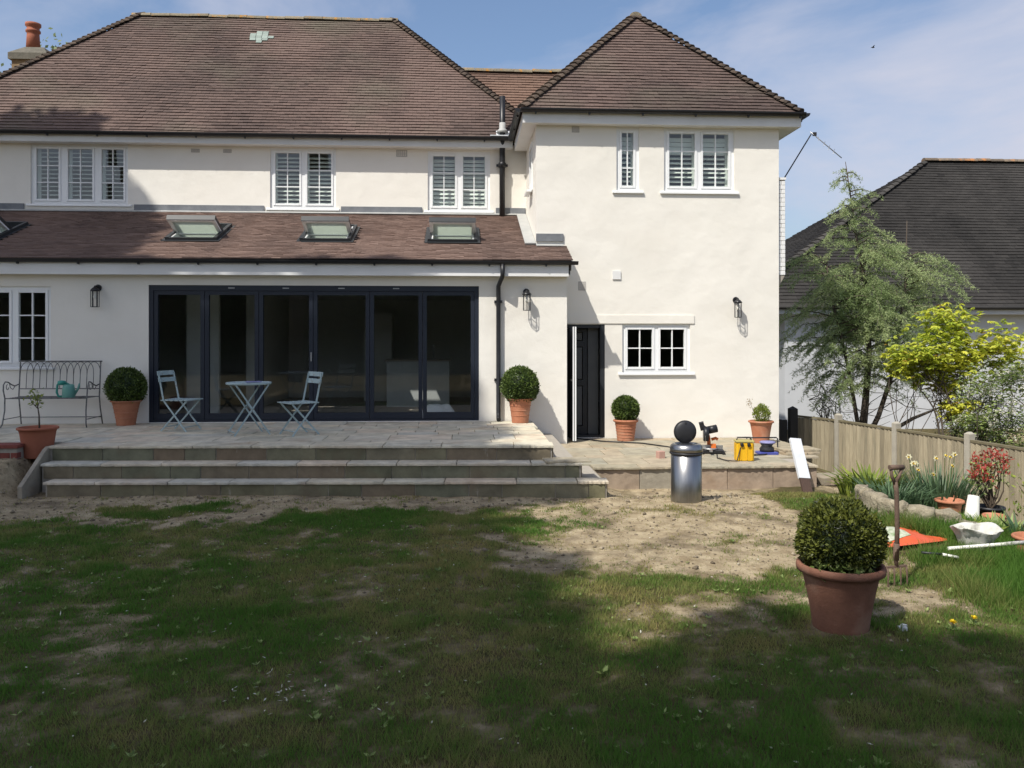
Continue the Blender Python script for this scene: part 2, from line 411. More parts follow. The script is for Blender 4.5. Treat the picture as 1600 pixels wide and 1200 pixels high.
def stone_mat(name, cols, val=1.0, wet=None):
    m, nt, b, out = new_mat(name); N, L = nt.nodes, nt.links
    oi = N.new('ShaderNodeObjectInfo'); rp = N.new('ShaderNodeValToRGB')
    el = rp.color_ramp.elements; rp.color_ramp.interpolation = 'LINEAR'
    el[0].position = 0; el[0].color = (*cols[0], 1); el[1].position = 1; el[1].color = (*cols[-1], 1)
    for i, c in enumerate(cols[1:-1]):
        e = el.new((i + 1) / (len(cols) - 1)); e.color = (*c, 1)
    L.new(oi.outputs['Random'], rp.inputs[0])
    g = N.new('ShaderNodeNewGeometry')
    no = N.new('ShaderNodeTexNoise'); no.inputs['Scale'].default_value = 5; no.inputs['Detail'].default_value = 8; no.inputs['Roughness'].default_value = 0.65
    L.new(g.outputs['Position'], no.inputs['Vector'])
    mr = N.new('ShaderNodeMapRange'); mr.inputs[1].default_value = 0.25; mr.inputs[2].default_value = 0.75; mr.inputs[3].default_value = 0.66; mr.inputs[4].default_value = 1.3
    L.new(no.outputs['Fac'], mr.inputs[0])
    hv = N.new('ShaderNodeHueSaturation'); L.new(mr.outputs[0], hv.inputs['Value']); L.new(rp.outputs[0], hv.inputs['Color'])
    # warm iron bands
    nw = N.new('ShaderNodeTexNoise'); nw.inputs['Scale'].default_value = 1.7; nw.inputs['Detail'].default_value = 5; nw.inputs['Distortion'].default_value = 0.8
    L.new(g.outputs['Position'], nw.inputs['Vector'])
    mw = N.new('ShaderNodeMapRange'); mw.inputs[1].default_value = 0.56; mw.inputs[2].default_value = 0.72; mw.inputs[4].default_value = 0.55
    L.new(nw.outputs['Fac'], mw.inputs[0])
    xw = N.new('ShaderNodeMix'); xw.data_type = 'RGBA'; xw.inputs['B'].default_value = (0.36 * val, 0.25 * val, 0.16 * val, 1)
    L.new(mw.outputs[0], xw.inputs['Factor']); L.new(hv.outputs[0], xw.inputs['A'])
    col = xw.outputs['Result']
    if wet:   # lime drips and stains
        ns = N.new('ShaderNodeTexNoise'); ns.inputs['Scale'].default_value = 2.6; ns.inputs['Detail'].default_value = 9; ns.inputs['Roughness'].default_value = 0.7
        mps = N.new('ShaderNodeMapping'); mps.inputs['Scale'].default_value = (1.6, 1, 0.5); L.new(g.outputs['Position'], mps.inputs[0]); L.new(mps.outputs[0], ns.inputs[0])
        ms_ = N.new('ShaderNodeMapRange'); ms_.inputs[1].default_value = 0.63; ms_.inputs[2].default_value = 0.70; ms_.inputs[4].default_value = 0.8
        L.new(ns.outputs['Fac'], ms_.inputs[0])
        xs = N.new('ShaderNodeMix'); xs.data_type = 'RGBA'; xs.inputs['B'].default_value = (*wet, 1)
        L.new(ms_.outputs[0], xs.inputs['Factor']); L.new(col, xs.inputs['A']); col = xs.outputs['Result']
    L.new(col, b.inputs['Base Color'])
    b.inputs['Roughness'].default_value = 0.85; b.inputs['Specular IOR Level'].default_value = 0.3
    nb = N.new('ShaderNodeTexNoise'); nb.inputs['Scale'].default_value = 14; nb.inputs['Detail'].default_value = 8
    L.new(g.outputs['Position'], nb.inputs['Vector'])
    bp = N.new('ShaderNodeBump'); bp.inputs['Strength'].default_value = 0.5; bp.inputs['Distance'].default_value = 0.015
    L.new(nb.outputs['Fac'], bp.inputs['Height']); L.new(bp.outputs[0], b.inputs['Normal'])
    return m

M['paving'] = stone_mat('sandstone_paving', [(0.44, 0.41, 0.32), (0.61, 0.54, 0.40), (0.51, 0.485, 0.385), (0.62, 0.51, 0.375), (0.47, 0.455, 0.385), (0.58, 0.52, 0.40)])
M['paving_buff'] = stone_mat('buff_paving', [(0.31, 0.275, 0.195), (0.39, 0.325, 0.225), (0.305, 0.285, 0.215), (0.40, 0.32, 0.22), (0.34, 0.31, 0.235)])
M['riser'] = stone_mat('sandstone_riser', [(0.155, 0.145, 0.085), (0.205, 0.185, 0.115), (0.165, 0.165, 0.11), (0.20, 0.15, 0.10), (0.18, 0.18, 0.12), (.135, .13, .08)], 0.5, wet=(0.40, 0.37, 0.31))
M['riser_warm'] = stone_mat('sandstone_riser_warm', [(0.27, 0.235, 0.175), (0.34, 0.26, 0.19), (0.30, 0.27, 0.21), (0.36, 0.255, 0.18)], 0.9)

# ------------------------------------------------------------------ ground
def gz(x, y):
    x = np.asarray(x, float); y = np.asarray(y, float)
    z = -0.65 * smooth01((x - 4.6) / 2.7)
    z = z - 0.13 * smooth01((x - 1.6) / 0.5) * smooth01((y - 9.5) / 1.0) * (1 - smooth01((x - 4.6) / 1.5))
    z = z + 0.40 * smooth01((-5.06 - x) / 0.35) * smooth01((y - 9.5) / 0.9)
    z = z + (fbm(x * 0.9, y * 0.9, 3) - 0.5) * 0.07 + (fbm(x * 4, y * 4, 5) - 0.5) * 0.035
    return z

def gzs(x, y):
    return float(gz(np.array([x]), np.array([y]))[0])

def bump2(x, y, cx, cy, rx, ry, rot=0.0):
    c, s = math.cos(rot), math.sin(rot)
    dx, dy = x - cx, y - cy
    u = (dx * c + dy * s) / rx; v = (-dx * s + dy * c) / ry
    return np.exp(-(u * u + v * v))

def bareness(x, y):
    """0 = turf, 1 = bare sandy earth"""
    w = fbm(x * 1.4 + 5, y * 1.4, 11) - 0.5
    w2 = fbm(x * 6, y * 6, 23) - 0.5
    x0_, y0_ = x, y
    x = x + (fbm(x * 2.2, y * 2.2, 61) - .5) * .9 + (fbm(x * 7, y * 7, 63) - .5) * .35; y = y + (fbm(x0_ * 2.2 + 40, y * 2.2, 65) - .5) * .5 + (fbm(x0_ * 7 + 9, y * 7, 67) - .5) * .22
    b = 0.17 + 0 * x
    b = np.maximum(b, smooth01((y + w * 2.0 - 8.5) / 0.7) * 1.0)                       # builders' strip along the steps
    big = smooth01((x + w * 0.8 - 0.15) / 0.5) * smooth01((y + w * 1.4 - 6.1) / 0.7) * smooth01((4.3 + w - x) / 0.7)
    b = np.maximum(b, big * 0.98)
    for cx, cy, rx, ry, k in [(2.95, 5.75, 0.55, 0.28, 1.0), (3.05, 6.3, 0.28, 0.55, 0.9), (1.7, 5.75, 0.7, 0.22, 0.75), (2.35, 5.95, 0.4, 0.3, .8),
                              (-2.35, 5.65, 0.28, 0.12, 0.95), (-0.55, 6.6, 0.22, 0.1, 0.9), (-1.1, 4.45, 0.5, 0.18, 0.8), (1.0, 4.4, 0.16, 0.07, 0.95),
                              (2.35, 4.75, 0.45, 0.12, 0.7), (1.45, 4.0, 0.2, 0.12, 0.75), (2.0, 3.75, 0.35, 0.13, 0.75), (0.2, 5.8, 0.35, 0.15, 0.6),
                              (3.4, 5.0, 0.45, 0.14, 0.7), (1.2, 5.1, 0.3, 0.12, 0.6), (-3.4, 4.6, 0.5, 0.2, 0.55), (-2.6, 7.9, 0.8, 0.25, 0.7),
                              (-0.1, 7.4, 0.4, 0.2, .6), (0.2, 8.3, 0.5, 0.2, .7), (-1.6, 5.2, .5, .2, .6), (-0.9, 6.1, .5, .15, .55)]:
        b = np.maximum(b, k * (.55 if (cy < 5.2 or cx < 0) else .9) * np.minimum(1.0, 1.25 * bump2(x, y, cx, cy, rx, ry)))
    for cx, cy, rx, ry, k in [(0.9, 8.3, 0.6, 0.28, 0.6), (1.6, 6.15, 0.5, 0.2, 0.8), (2.2, 6.1, 0.3, 0.2, 0.7), (0.75, 6.9, 0.4, 0.16, 0.7),
                              (2.6, 7.6, 0.6, 0.25, 0.5), (1.9, 8.8, .5, .2, .5), (0.5, 9.2, .5, .25, .5), (-1.1, 8.6, 0.8, 0.3, 0.5)]:
        b = b - k * bump2(x, y, cx, cy, rx, ry)
    b = b * (1 - smooth01((x - 3.45) / 0.35) * smooth01((y - 5.25) / 0.3) * (0.85 - 0.4 * (fbm(x * 1.8, y * 1.8, 31) > 0.6)))
    b = b + w * 0.7 + w2 * 1.15 + (fbm(x0_ * 15, y0_ * 15, 29) - .5) * .5
    return np.clip(b, 0, 1)

def axis_pts(fine0, fine1, step, far):
    a = list(np.arange(fine0, fine1 + 1e-6, step)); d = step; p = fine0; lo = []
    while p > -far:
        d *= 1.35; p -= d; lo.append(p)
    d = step; p = fine1; hi = []
    while p < far:
        d *= 1.35; p += d; hi.append(p)
    return np.array(lo[::-1] + a + hi)

gx = axis_pts(-6.5, 7.6, 0.05, 400); gy = axis_pts(2.6, 11.2, 0.05, 400)
GX, GY = np.meshgrid(gx, gy)
GZ = gz(GX, GY)
GB = bareness(GX, GY)
inpatio = (GX > -5.0) & (GX < 4.75) & (GY > 10.9)
GZ = np.where(inpatio, np.minimum(GZ, -0.2), GZ)
GZ = np.where((GX > -11.5) & (GX < 5.3) & (GY > 13.6) & (GY < 24), -0.3, GZ)
V = np.stack([GX.ravel(), GY.ravel(), GZ.ravel()], 1)
nx, ny = len(gx), len(gy)
ii = (np.arange(ny - 1)[:, None] * nx + np.arange(nx - 1)[None, :]).ravel()
F = np.stack([ii, ii + 1, ii + nx + 1, ii + nx], 1)

def ground_mat():
    m, nt, b, out = new_mat('worn_lawn'); N, L = nt.nodes, nt.links
    at = N.new('ShaderNodeAttribute'); at.attribute_name = 'bare'
    g = N.new('ShaderNodeNewGeometry')
    def noise(s, d=6, r=0.65):
        n = N.new('ShaderNodeTexNoise'); n.inputs['Scale'].default_value = s; n.inputs['Detail'].default_value = d; n.inputs['Roughness'].default_value = r
        L.new(g.outputs['Position'], n.inputs['Vector']); return n.outputs['Fac']
    def mixc(f, a, c):
        x = N.new('ShaderNodeMix'); x.data_type = 'RGBA'
        L.new(f, x.inputs['Factor'])
        for k, s in (('A', a), ('B', c)):
            if isinstance(s, tuple): x.inputs[k].default_value = (*s, 1)
            else: L.new(s, x.inputs[k])
        return x.outputs['Result']
    def rng(f, a, c):
        r = N.new('ShaderNodeMapRange'); r.inputs[1].default_value = a; r.inputs[2].default_value = c; L.new(f, r.inputs[0]); return r.outputs[0]
    thatch = mixc(rng(noise(9), 0.35, 0.65), (0.06, 0.06, 0.024), (0.12, 0.09, 0.045))
    sand = mixc(rng(noise(5), 0.35, 0.65), (0.26, 0.20, 0.12), (0.47, 0.385, 0.25))
    sand = mixc(rng(noise(1.7), 0.5, 0.68), sand, (0.15, 0.115, 0.075))
    sand = mixc(rng(noise(28, 4), 0.60, 0.72), sand, (0.075, 0.055, 0.035))
    sand = mixc(rng(noise(45, 2), 0.68, 0.72), sand, (0.42, 0.38, 0.31))
    ad = N.new('ShaderNodeMath'); ad.operation = 'ADD'; L.new(at.outputs['Fac'], ad.inputs[0])
    sb = N.new('ShaderNodeMath'); sb.operation = 'MULTIPLY_ADD'; sb.inputs[1].default_value = 0.7; sb.inputs[2].default_value = -0.35
    L.new(noise(16, 6), sb.inputs[0]); L.new(sb.outputs[0], ad.inputs[1])
    L.new(mixc(rng(ad.outputs[0], 0.18, 0.85), thatch, sand), b.inputs['Base Color'])
    b.inputs['Roughness'].default_value = 1.0; b.inputs['Specular IOR Level'].default_value = 0.1
    bp = N.new('ShaderNodeBump'); bp.inputs['Strength'].default_value = 0.9; bp.inputs['Distance'].default_value = 0.03
    L.new(noise(22, 8, 0.7), bp.inputs['Height']); L.new(bp.outputs[0], b.inputs['Normal'])
    return m
ground = link('ground', np_mesh('ground', V, F, ground_mat(), {'bare': GB.ravel()}, smooth=True))
tag(ground, 'worn lawn with bare sandy patches sloping down on the right', 'lawn', kind='structure')

# ------------------------------------------------------------------ terrace, steps, lower patio
TZ, T2, T3, PZ = 0.54, 0.36, 0.18, 0.17
SK = 0.05                                            # the flight runs slightly out of square with the house
def front(x, y0): return y0 + (1.2 - x) * SK

def slab_mesh(name, w, d, h, mtl, rough_front=False, rng=random, c=0.006):
    """stone slab, origin at its front left bottom corner; riven edges"""
    mb = MB(); n = 15 if rough_front else 2
    top = []; bot = []; edge = []
    def jf(): return rng.uniform(-0.016, 0.008) if rough_front else rng.uniform(-0.002, 0.002)
    fr = [(w * i / (n - 1), jf()) for i in range(n)]
    outline = fr + [(w + jf() * .3, d), (0 + jf() * .3, d)]
    k = len(outline); cx, cy = w / 2, d / 2
    def inset(p, s): return (p[0] + (s if p[0] < cx else -s), p[1] + (s if p[1] < cy else -s))
    vs = [(x, y, 0) for x, y in outline]
    vs += [(x, y, h - c - (rng.uniform(0, 0.010) if rough_front and i < n else 0)) for i, (x, y) in enumerate(outline)]
    vs += [(*inset(p, c), h) for p in outline]
    fs = [tuple(range(k - 1, -1, -1)), tuple(range(2 * k, 3 * k))]
    for r in range(2):
        for i in range(k):
            j = (i + 1) % k; fs.append((r*k+i, r*k+j, r*k+k+j, r*k+k+i))
    mb.add(vs, fs)
    return mb.mesh(name, mtl)

terrace = empty('terrace', (-1.9, 11.9, 0)); tag(terrace, 'raised sandstone terrace with three wide steps below the bifold doors', 'terrace', kind='structure')
SROT = math.atan(-SK)
def skew_obj(name, me, parent, x, y, z, rz=SROT):
    o = link(name, me, parent, True); o.location = (x, y, z); o.rotation_euler = (0, 0, rz); return o

core = MB()
for (xa, xb, y0, z) in ((-5.05, 1.13, 10.27, TZ - 0.032), (-5.02, 1.45, 10.01, T2 - 0.03), (-4.86, 1.72, 9.77, T3 - 0.03)):
    core.add([(xa, front(xa, y0) + .004, -.3), (xb, front(xb, y0) + .004, -.3), (xb, 13.34, -.3), (xa, 13.34, -.3),
              (xa, front(xa, y0) + .004, z), (xb, front(xb, y0) + .004, z), (xb, 13.34, z), (xa, 13.34, z)],
             [(0,3,2,1),(4,5,6,7),(0,1,5,4),(1,2,6,5),(2,3,7,6),(3,0,4,7)])
core.box(-9.6, -5.05, 10.9, 13.34, -.3, TZ - .034)
core.build('mortar_bed', M['mortar'], terrace, True)
rs = random.Random(3)
# risers
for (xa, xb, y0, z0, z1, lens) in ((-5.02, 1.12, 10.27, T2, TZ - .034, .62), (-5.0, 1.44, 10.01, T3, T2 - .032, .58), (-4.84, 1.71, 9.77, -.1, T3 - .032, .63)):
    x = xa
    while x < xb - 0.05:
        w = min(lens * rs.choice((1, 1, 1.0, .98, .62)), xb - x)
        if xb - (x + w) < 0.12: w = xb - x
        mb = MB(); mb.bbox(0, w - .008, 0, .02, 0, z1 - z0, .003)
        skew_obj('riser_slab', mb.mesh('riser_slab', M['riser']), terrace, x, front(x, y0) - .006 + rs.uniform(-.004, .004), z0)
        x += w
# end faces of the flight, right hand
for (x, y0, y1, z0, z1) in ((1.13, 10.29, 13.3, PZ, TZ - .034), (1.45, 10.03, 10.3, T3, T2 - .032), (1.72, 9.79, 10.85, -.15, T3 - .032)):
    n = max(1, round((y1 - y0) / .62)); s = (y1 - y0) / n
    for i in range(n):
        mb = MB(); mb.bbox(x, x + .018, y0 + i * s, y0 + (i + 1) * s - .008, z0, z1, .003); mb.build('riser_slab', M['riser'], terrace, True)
# nosing slabs of the treads
for (xa, xb, y0, y1, z) in ((-5.05, 1.16, 10.25, 10.60, TZ), (-5.03, 1.48, 9.99, 10.27, T2), (-4.88, 1.75, 9.75, 10.01, T3)):
    x = xa
    while x < xb - 0.05:
        w = min(rs.choice((.9, .6, .72, .85)), xb - x)
        if xb - (x + w) < 0.2: w = xb - x
        me = slab_mesh('tread_slab', w - .008, y1 - y0 - .008, .031, M['paving'], True, rs)
        skew_obj('tread_slab', me, terrace, x, front(x, y0) + rs.uniform(-.006, .006), z - .031)
        x += w
# paving field
def pave(parent, x0, x1, y0, y1, z, seed, inside, mtl='paving'):
    r = random.Random(seed); y = y0; cache = {}
    while y < y1 - .08:
        d = r.choice((.56, .28, .56)); d = min(d, y1 - y)
        if y1 - (y + d) < .12: d = y1 - y
        x = x0 - r.uniform(0, .4)
        while x < x1 - .01:
            w = r.choice((.84, .56, .56, .28))
            a, b = max(x, x0), min(x + w, x1)
            if b - a > .06 and inside((a + b) / 2, y + d / 2):
                key = (round(b - a, 3), round(d, 3))
                if key not in cache:
                    cache[key] = slab_mesh('paving_slab', key[0] - .009, key[1] - .009, .03, M[mtl], False, r, .004)
                o = link('paving_slab', cache[key], parent, True)
                o.location = (a, y, z - .03 + r.uniform(-.003, .003)); o.rotation_euler = (R(r.uniform(-.15, .15)), R(r.uniform(-.15, .15)), 0)
            x += w
        y += d
pave(terrace, -5.05, 1.15, 10.93, 13.33, TZ, 5, lambda x, y: True)
pave(terrace, -9.6, -5.06, 10.93, 13.33, TZ, 6, lambda x, y: True)
# wedge of cut slabs between the skewed nosing and the square field
for i in range(8):
    xa = -5.03 + i * .775; xb = min(xa + .767, 1.13); ya, yb = front(xa, 10.605), front(xb, 10.605)
    if 10.922 - max(ya, yb) > .02:
        mb = MB(); mb.prism([(xa, ya), (xb, yb), (xb, 10.922), (xa, 10.922)], (0, 0, TZ - .03), (1, 0, 0), (0, 1, 0), (0, 0, 1), .029)
        mb.build('paving_slab', M['paving'], terrace, True)
# sloping side slab at the left end of the flight
mb = MB(); mb.prism([(9.92, -.12), (10.62, -.12), (10.75, .53), (10.58, .535), (10.5, .51), (9.92, .15)], (-5.10, 0, 0), (0, 1, 0), (0, 0, 1), (1, 0, 0), .05)
o = mb.build('cheek_slab', M['riser_warm'], terrace, True)

patio = empty('lower_patio', (3.3, 12.4, 0)); tag(patio, 'lower buff sandstone patio in front of the dark side door', 'patio', kind='structure')
def patio_in(x, y): return x < 4.72 + (y - 10.85) * .17
core = MB(); core.prism([(1.15, 10.87), (4.72, 10.87), (5.3, 13.99), (1.72, 13.99), (1.72, 13.34), (1.15, 13.34)], (0, 0, -.4), (1, 0, 0), (0, 1, 0), (0, 0, 1), PZ - .034 + .4)
core.build('mortar_bed', M['mortar'], patio, True)
pave(patio, 1.16, 5.3, 11.12, 13.34, PZ, 15, patio_in, 'paving_buff')
pave(patio, 1.73, 5.3, 13.35, 13.98, PZ, 16, patio_in, 'paving_buff')
x = 1.74
for w in (.62, .58, .6, .62, .6):
    w = min(w, 4.76 - x)
    me = slab_mesh('tread_slab', w - .008, .27, .032, M['paving_buff'], True, rs)
    o = link('tread_slab', me, patio, True); o.location = (x, 10.83, PZ - .03)
    mb = MB(); mb.bbox(x, x + w - .008, 10.855, 10.88, -.32, PZ - .034, .003); mb.build('riser_slab', M['riser_warm'], patio, True)
    x += w
mb = MB(); mb.prism([(0, -.4), (3.0, -.4), (3.0, PZ - .034), (0, PZ - .034)], (4.74, 10.9, 0), Vector((.19, 1, 0)).normalized(), (0, 0, 1), (1, -.19, 0), .025)
mb.build('riser_slab', M['riser_warm'], patio, True)

# ------------------------------------------------------------------ the house
house = empty('house', (-1.5, 16.0, 0))
tag(house, 'white rendered house with brown tiled roofs, square hipped wing and bifold-door extension', 'house')
YE, YT, YM = 13.35, 14.0, 16.2
X3, Z3, NY = (1, 0, 0), (0, 0, 1), (0, -1, 0)
W_GL = (-7.5, -6.36, 1.42, 2.67)
BIF = (-4.88, 0.29, 0.545, 2.70)
W1, W2, W3 = (-8.09, -6.30, 4.40, 5.54), (-3.65, -2.40, 4.36, 5.52), (-0.64, 0.57, 4.34, 5.50)
TA, TB, TL = (2.64, 3.03, 4.37, 5.46), (3.46, 4.68, 4.37, 5.46), (2.74, 3.91, 1.28, 2.11)
DOOR = (1.745, 2.44, 0.18, 2.10)

mb = MB(); mb.panel((0, YE, 0), X3, Z3, NY, -10.4, 1.71, -.3, 3.0, .28, [W_GL, BIF])
mb.panel((1.71, 0, 0), (0, 1, 0), Z3, (1, 0, 0), YE + .28, YT + .02, -.3, 3.12, .28)
mb.add([(1.71, YE, 3.0), (1.71, YE + .28, 3.0), (1.71, YT, 3.4), (1.71, YT, 3.0), (1.43, YE, 3.0), (1.43, YT, 3.4), (1.43, YT, 3.0)], [(0, 3, 2), (4, 5, 6)])
mb.build('extension_wall', M['render'], house, True)
mb = MB(); mb.panel((0, YT, 0), X3, Z3, NY, 1.27, 5.46, -.3, 5.62, .28, [TA, TB, TL, DOOR]); mb.build('wing_wall', M['render'], house, True)
mb = MB(); mb.panel((1.27, 0, 0), (0, 1, 0), Z3, (-1, 0, 0), YT + .28, 18.6, 2.95, 5.62, .28, [(14.75, 15.15, 4.55, 5.3)])
mb.panel((5.46, 0, 0), (0, 1, 0), Z3, (1, 0, 0), YT + .28, 22.0, -.6, 5.62, .28)
mb.build('wing_side_wall', M['render'], house, True)
mb = MB(); mb.panel((0, YM, 0), X3, Z3, NY, -10.4, 1.27, 2.86, 5.62, .28, [W1, W2, W3]); mb.build('upper_wall', M['render'], house, True)
mb = MB(); mb.panel((-10.4, 0, 0), (0, 1, 0), Z3, (-1, 0, 0), YM, 22.0, -.3, 5.62, .28); mb.prism([(YE + .281, -.3), (YM - .001, -.3), (YM - .001, 4.08), (YE + .281, 3.0)], (-10.4, 0, 0), (0, 1, 0), Z3, (1, 0, 0), .28)
mb.panel((0, 22.28, 0), X3, Z3, (0, 1, 0), -10.4, 5.46, -.6, 5.62, .28)
mb.build('outer_wall', M['render'], house, True)
# inside: floors, partitions (dark rooms)
mb = MB(); mb.box(-10.1, 1.42, YE + .29, 21.98, .40, .50); mb.box(1.421, 5.15, YT + .29, 21.98, .08, .17); mb.build('room_floor', M['room_floor'], house, True)
mb = MB(); mb.box(-10.1, 5.15, YM + .02, 21.98, 2.75, 2.86); mb.box(1.3, 5.15, 14.29, 16.2, 2.75, 2.86); mb.box(-10.1, 5.15, YM + .3, 21.98, 5.62, 5.7); mb.box(1.56, 5.15, 14.29, YM + .29, 5.62, 5.7)
mb.build('room_ceiling', M['room'], house, True)
mb = MB(); mb.box(-10.1, 1.4, 19.4, 19.5, .5, 2.75); mb.box(1.30, 1.42, 14.3, 19.4, .5, 2.75); mb.box(-4.15, -3.95, 16.4, 19.4, .5, 2.75); mb.box(-10.1, 5.1, 19.0, 19.1, 2.86, 5.62)
mb.box(-4.86, -4.30, 15.1, 15.2, .5, 2.75); mb.box(-2.1, -1.5, 18.2, 18.8, .5, 2.4)
mb.build('room_wall', M['room'], house, True)

def window(rect, Y, lights, rows, name, shutters=False, sill=True, cols=2, closed_top=False, tilt=36):
    x0, x1, z0, z1 = rect; f = .055
    yf = Y + .035
    fr = MB()
    ze = [(x0, x0 + f, z0, z1), (x1 - f, x1, z0, z1), (x0 + f, x1 - f, z0, z0 + f), (x0 + f, x1 - f, z1 - f, z1)]
    for i in range(len(lights) - 1):
        ze.append((lights[i][1], lights[i + 1][0], z0 + f, z1 - f))
    for a, b, c, d in ze: fr.box(a, b, yf, yf + .07, c, d)
    w = fr.build(name, M['upvc'], house, True)
    if sill:
        sb = MB(); sb.prism([(-.038, -.012), (.03, -.012), (.03, .03), (-.01, .03), (-.038, .018)], (x0 - .07, Y, z0 - .03), (0, 1, 0), (0, 0, 1), (1, 0, 0), x1 - x0 + .14)
        sb.build('sill', M['upvc'], w)
    for li, (a, b) in enumerate(lights):
        c, d = z0 + f, z1 - f
        s = .042
        sash = MB(); ys = yf - .012
        for q in ((a, a + s, c, d), (b - s, b, c, d), (a + s, b - s, c, c + s), (a + s, b - s, d - s, d)):
            sash.box(q[0] + .002, q[1] - .002, ys, yf + .05, q[2] + .002, q[3] - .002)
        sash.build('casement', M['upvc'], w)
        a2, b2, c2, d2 = a + s, b - s, c + s, d - s
        bars = MB(); t = .018
        for k in range(1, cols):
            xx = a2 + (b2 - a2) * k / cols; bars.box(xx - t/2, xx + t/2, ys + .012, ys + .05, c2, d2)
        for k in range(1, rows):
            zz = c2 + (d2 - c2) * k / rows; bars.box(a2, b2, ys + .014, ys + .048, zz - t/2, zz + t/2)
        bars.build('glazing_bar', M['upvc'], w)
        for i in range(cols):
            for j in range(rows):
                p = MB(); xa = a2 + (b2 - a2) * i / cols; xb = a2 + (b2 - a2) * (i + 1) / cols; za = c2 + (d2 - c2) * j / rows; zb = c2 + (d2 - c2) * (j + 1) / rows
                ty = random.uniform(-.0015, .0015); tz = random.uniform(-.0015, .0015)
                p.add([(xa, ys + .03 + ty, za), (xb, ys + .03 - ty, za), (xb, ys + .03 - ty + tz, zb), (xa, ys + .03 + ty + tz, zb)], [(0, 1, 2, 3)])
                p.build('pane', M['glass'], w)
        if shutters:
            yS = Y + .165
            st = MB()
            st.box(a - .02, a + .055, yS, yS + .03, z0, z1); st.box(b - .055, b + .02, yS, yS + .03, z0, z1)
            st.box(a + .055, b - .055, yS, yS + .03, z0, z0 + .09); st.box(a + .055, b - .055, yS, yS + .03, z1 - .07, z1)
            if closed_top: st.box(a + .055, b - .055, yS, yS + .03, z0 + (z1 - z0) * .62, z0 + (z1 - z0) * .66)
            st.build('shutter', M['shutter'], w)
            sl = MB(); z = z0 + .12
            while z < z1 - .09:
                top = closed_top and z > z0 + (z1 - z0) * .66
                Mx = Matrix.Rotation(R(80 if top else tilt), 3, 'X')
                sl.obox(((a + b) / 2, yS + .015, z), (b - a - .11, .072, .010), Mx)
                z += .080
            tag(sl.build('shutter_slat', M['shutter'], w), kind='stuff')
    return w

window(W1, YM, [(-8.035, -7.55), (-7.46, -6.93), (-6.84, -6.355)], 3, 'window', True, tilt=22)
window(W2, YM, [(-3.595, -3.06), (-2.99, -2.455)], 3, 'window', True)
window(W3, YM, [(-.585, -.07), (0.0, .515)], 3, 'window', True, tilt=58)
window(TA, YT, [(2.695, 2.975)], 3, 'window', True, closed_top=True)
window(TB, YT, [(3.515, 4.04), (4.10, 4.625)], 3, 'window', True, closed_top=True)
window(TL, YT, [(2.795, 3.30), (3.36, 3.855)], 2, 'window')
window(W_GL, YE, [(-7.445, -6.96), (-6.90, -6.415)], 3, 'window')
# small window of the wing's flank, sill only seen edge-on
mb = MB(); mb.panel((1.27 - .02, 0, 0), (0, 1, 0), Z3, (-1, 0, 0), 14.70, 15.2, 4.5, 5.35, .07, [(14.78, 15.12, 4.58, 5.27)]); mb.box(1.16, 1.25, 14.66, 15.24, 4.46, 4.5)
wf = mb.build('window', M['upvc'], house, True)
mb = MB(); mb.add([(1.28, 14.78, 4.58), (1.28, 15.12, 4.58), (1.28, 15.12, 5.27), (1.28, 14.78, 5.27)], [(0, 1, 2, 3)]); mb.build('pane', M['glass'], wf)

# flat render band over the side door and low window
mb = MB(); mb.box(1.72, 3.98, YT - .016, YT - .001, 2.115, 2.255); mb.build('lintel_band', M['render'], house, True)

# bifold doors
bx0, bx1, bz0, bz1 = BIF
fr = MB(); f = .065; y0, y1 = YE + .02, YE + .11
fr.box(bx0, bx0 + f, y0, y1, bz0, bz1); fr.box(bx1 - f, bx1, y0, y1, bz0, bz1); fr.box(bx0 + f, bx1 - f, y0, y1, bz1 - .085, bz1); fr.box(bx0 + f, bx1 - f, y0, y1, bz0, bz0 + .03)
bif = fr.build('bifold_door', M['navy'], house, True)
edges = [bx0 + f, -4.03, -3.19, -2.34, -1.45, -.61, bx1 - f]
for i in range(6):
    a, b = edges[i] + .004, edges[i + 1] - .004; s = .062; c, d = bz0 + .034, bz1 - .089
    lf = MB()
    for q in ((a, a + s, c, d), (b - s, b, c, d), (a + s, b - s, c, c + .10), (a + s, b - s, d - s, d)):
        lf.box(q[0], q[1], y0 + .014, y1 - .01, q[2], q[3])
    lf.build('door_leaf', M['navy'], bif)
    p = MB(); t = random.uniform(-.002, .002); p.add([(a + s, y0 + .05 + t, c + .1), (b - s, y0 + .05 - t, c + .1), (b - s, y0 + .05 - t, d - s), (a + s, y0 + .05 + t, d - s)], [(0, 1, 2, 3)])
    p.build('pane', M['glass_big'], bif)
    if i in (1, 2, 3, 4):
        h = MB(); h.box((a + b) / 2 - .05, (a + b) / 2 + .05, y0 - .004, y0 + .004, bz1 - .05, bz1 - .035); h.build('trickle_vent', M['grey_metal'], bif)
h = MB(); h.box(edges[3] - .035, edges[3] - .015, y0 - .03, y0 - .012, 1.5, 1.64); h.box(edges[3] - .033, edges[3] - .017, y0 - .012, y0 + .014, 1.55, 1.58); h.build('handle', M['grey_metal'], bif)

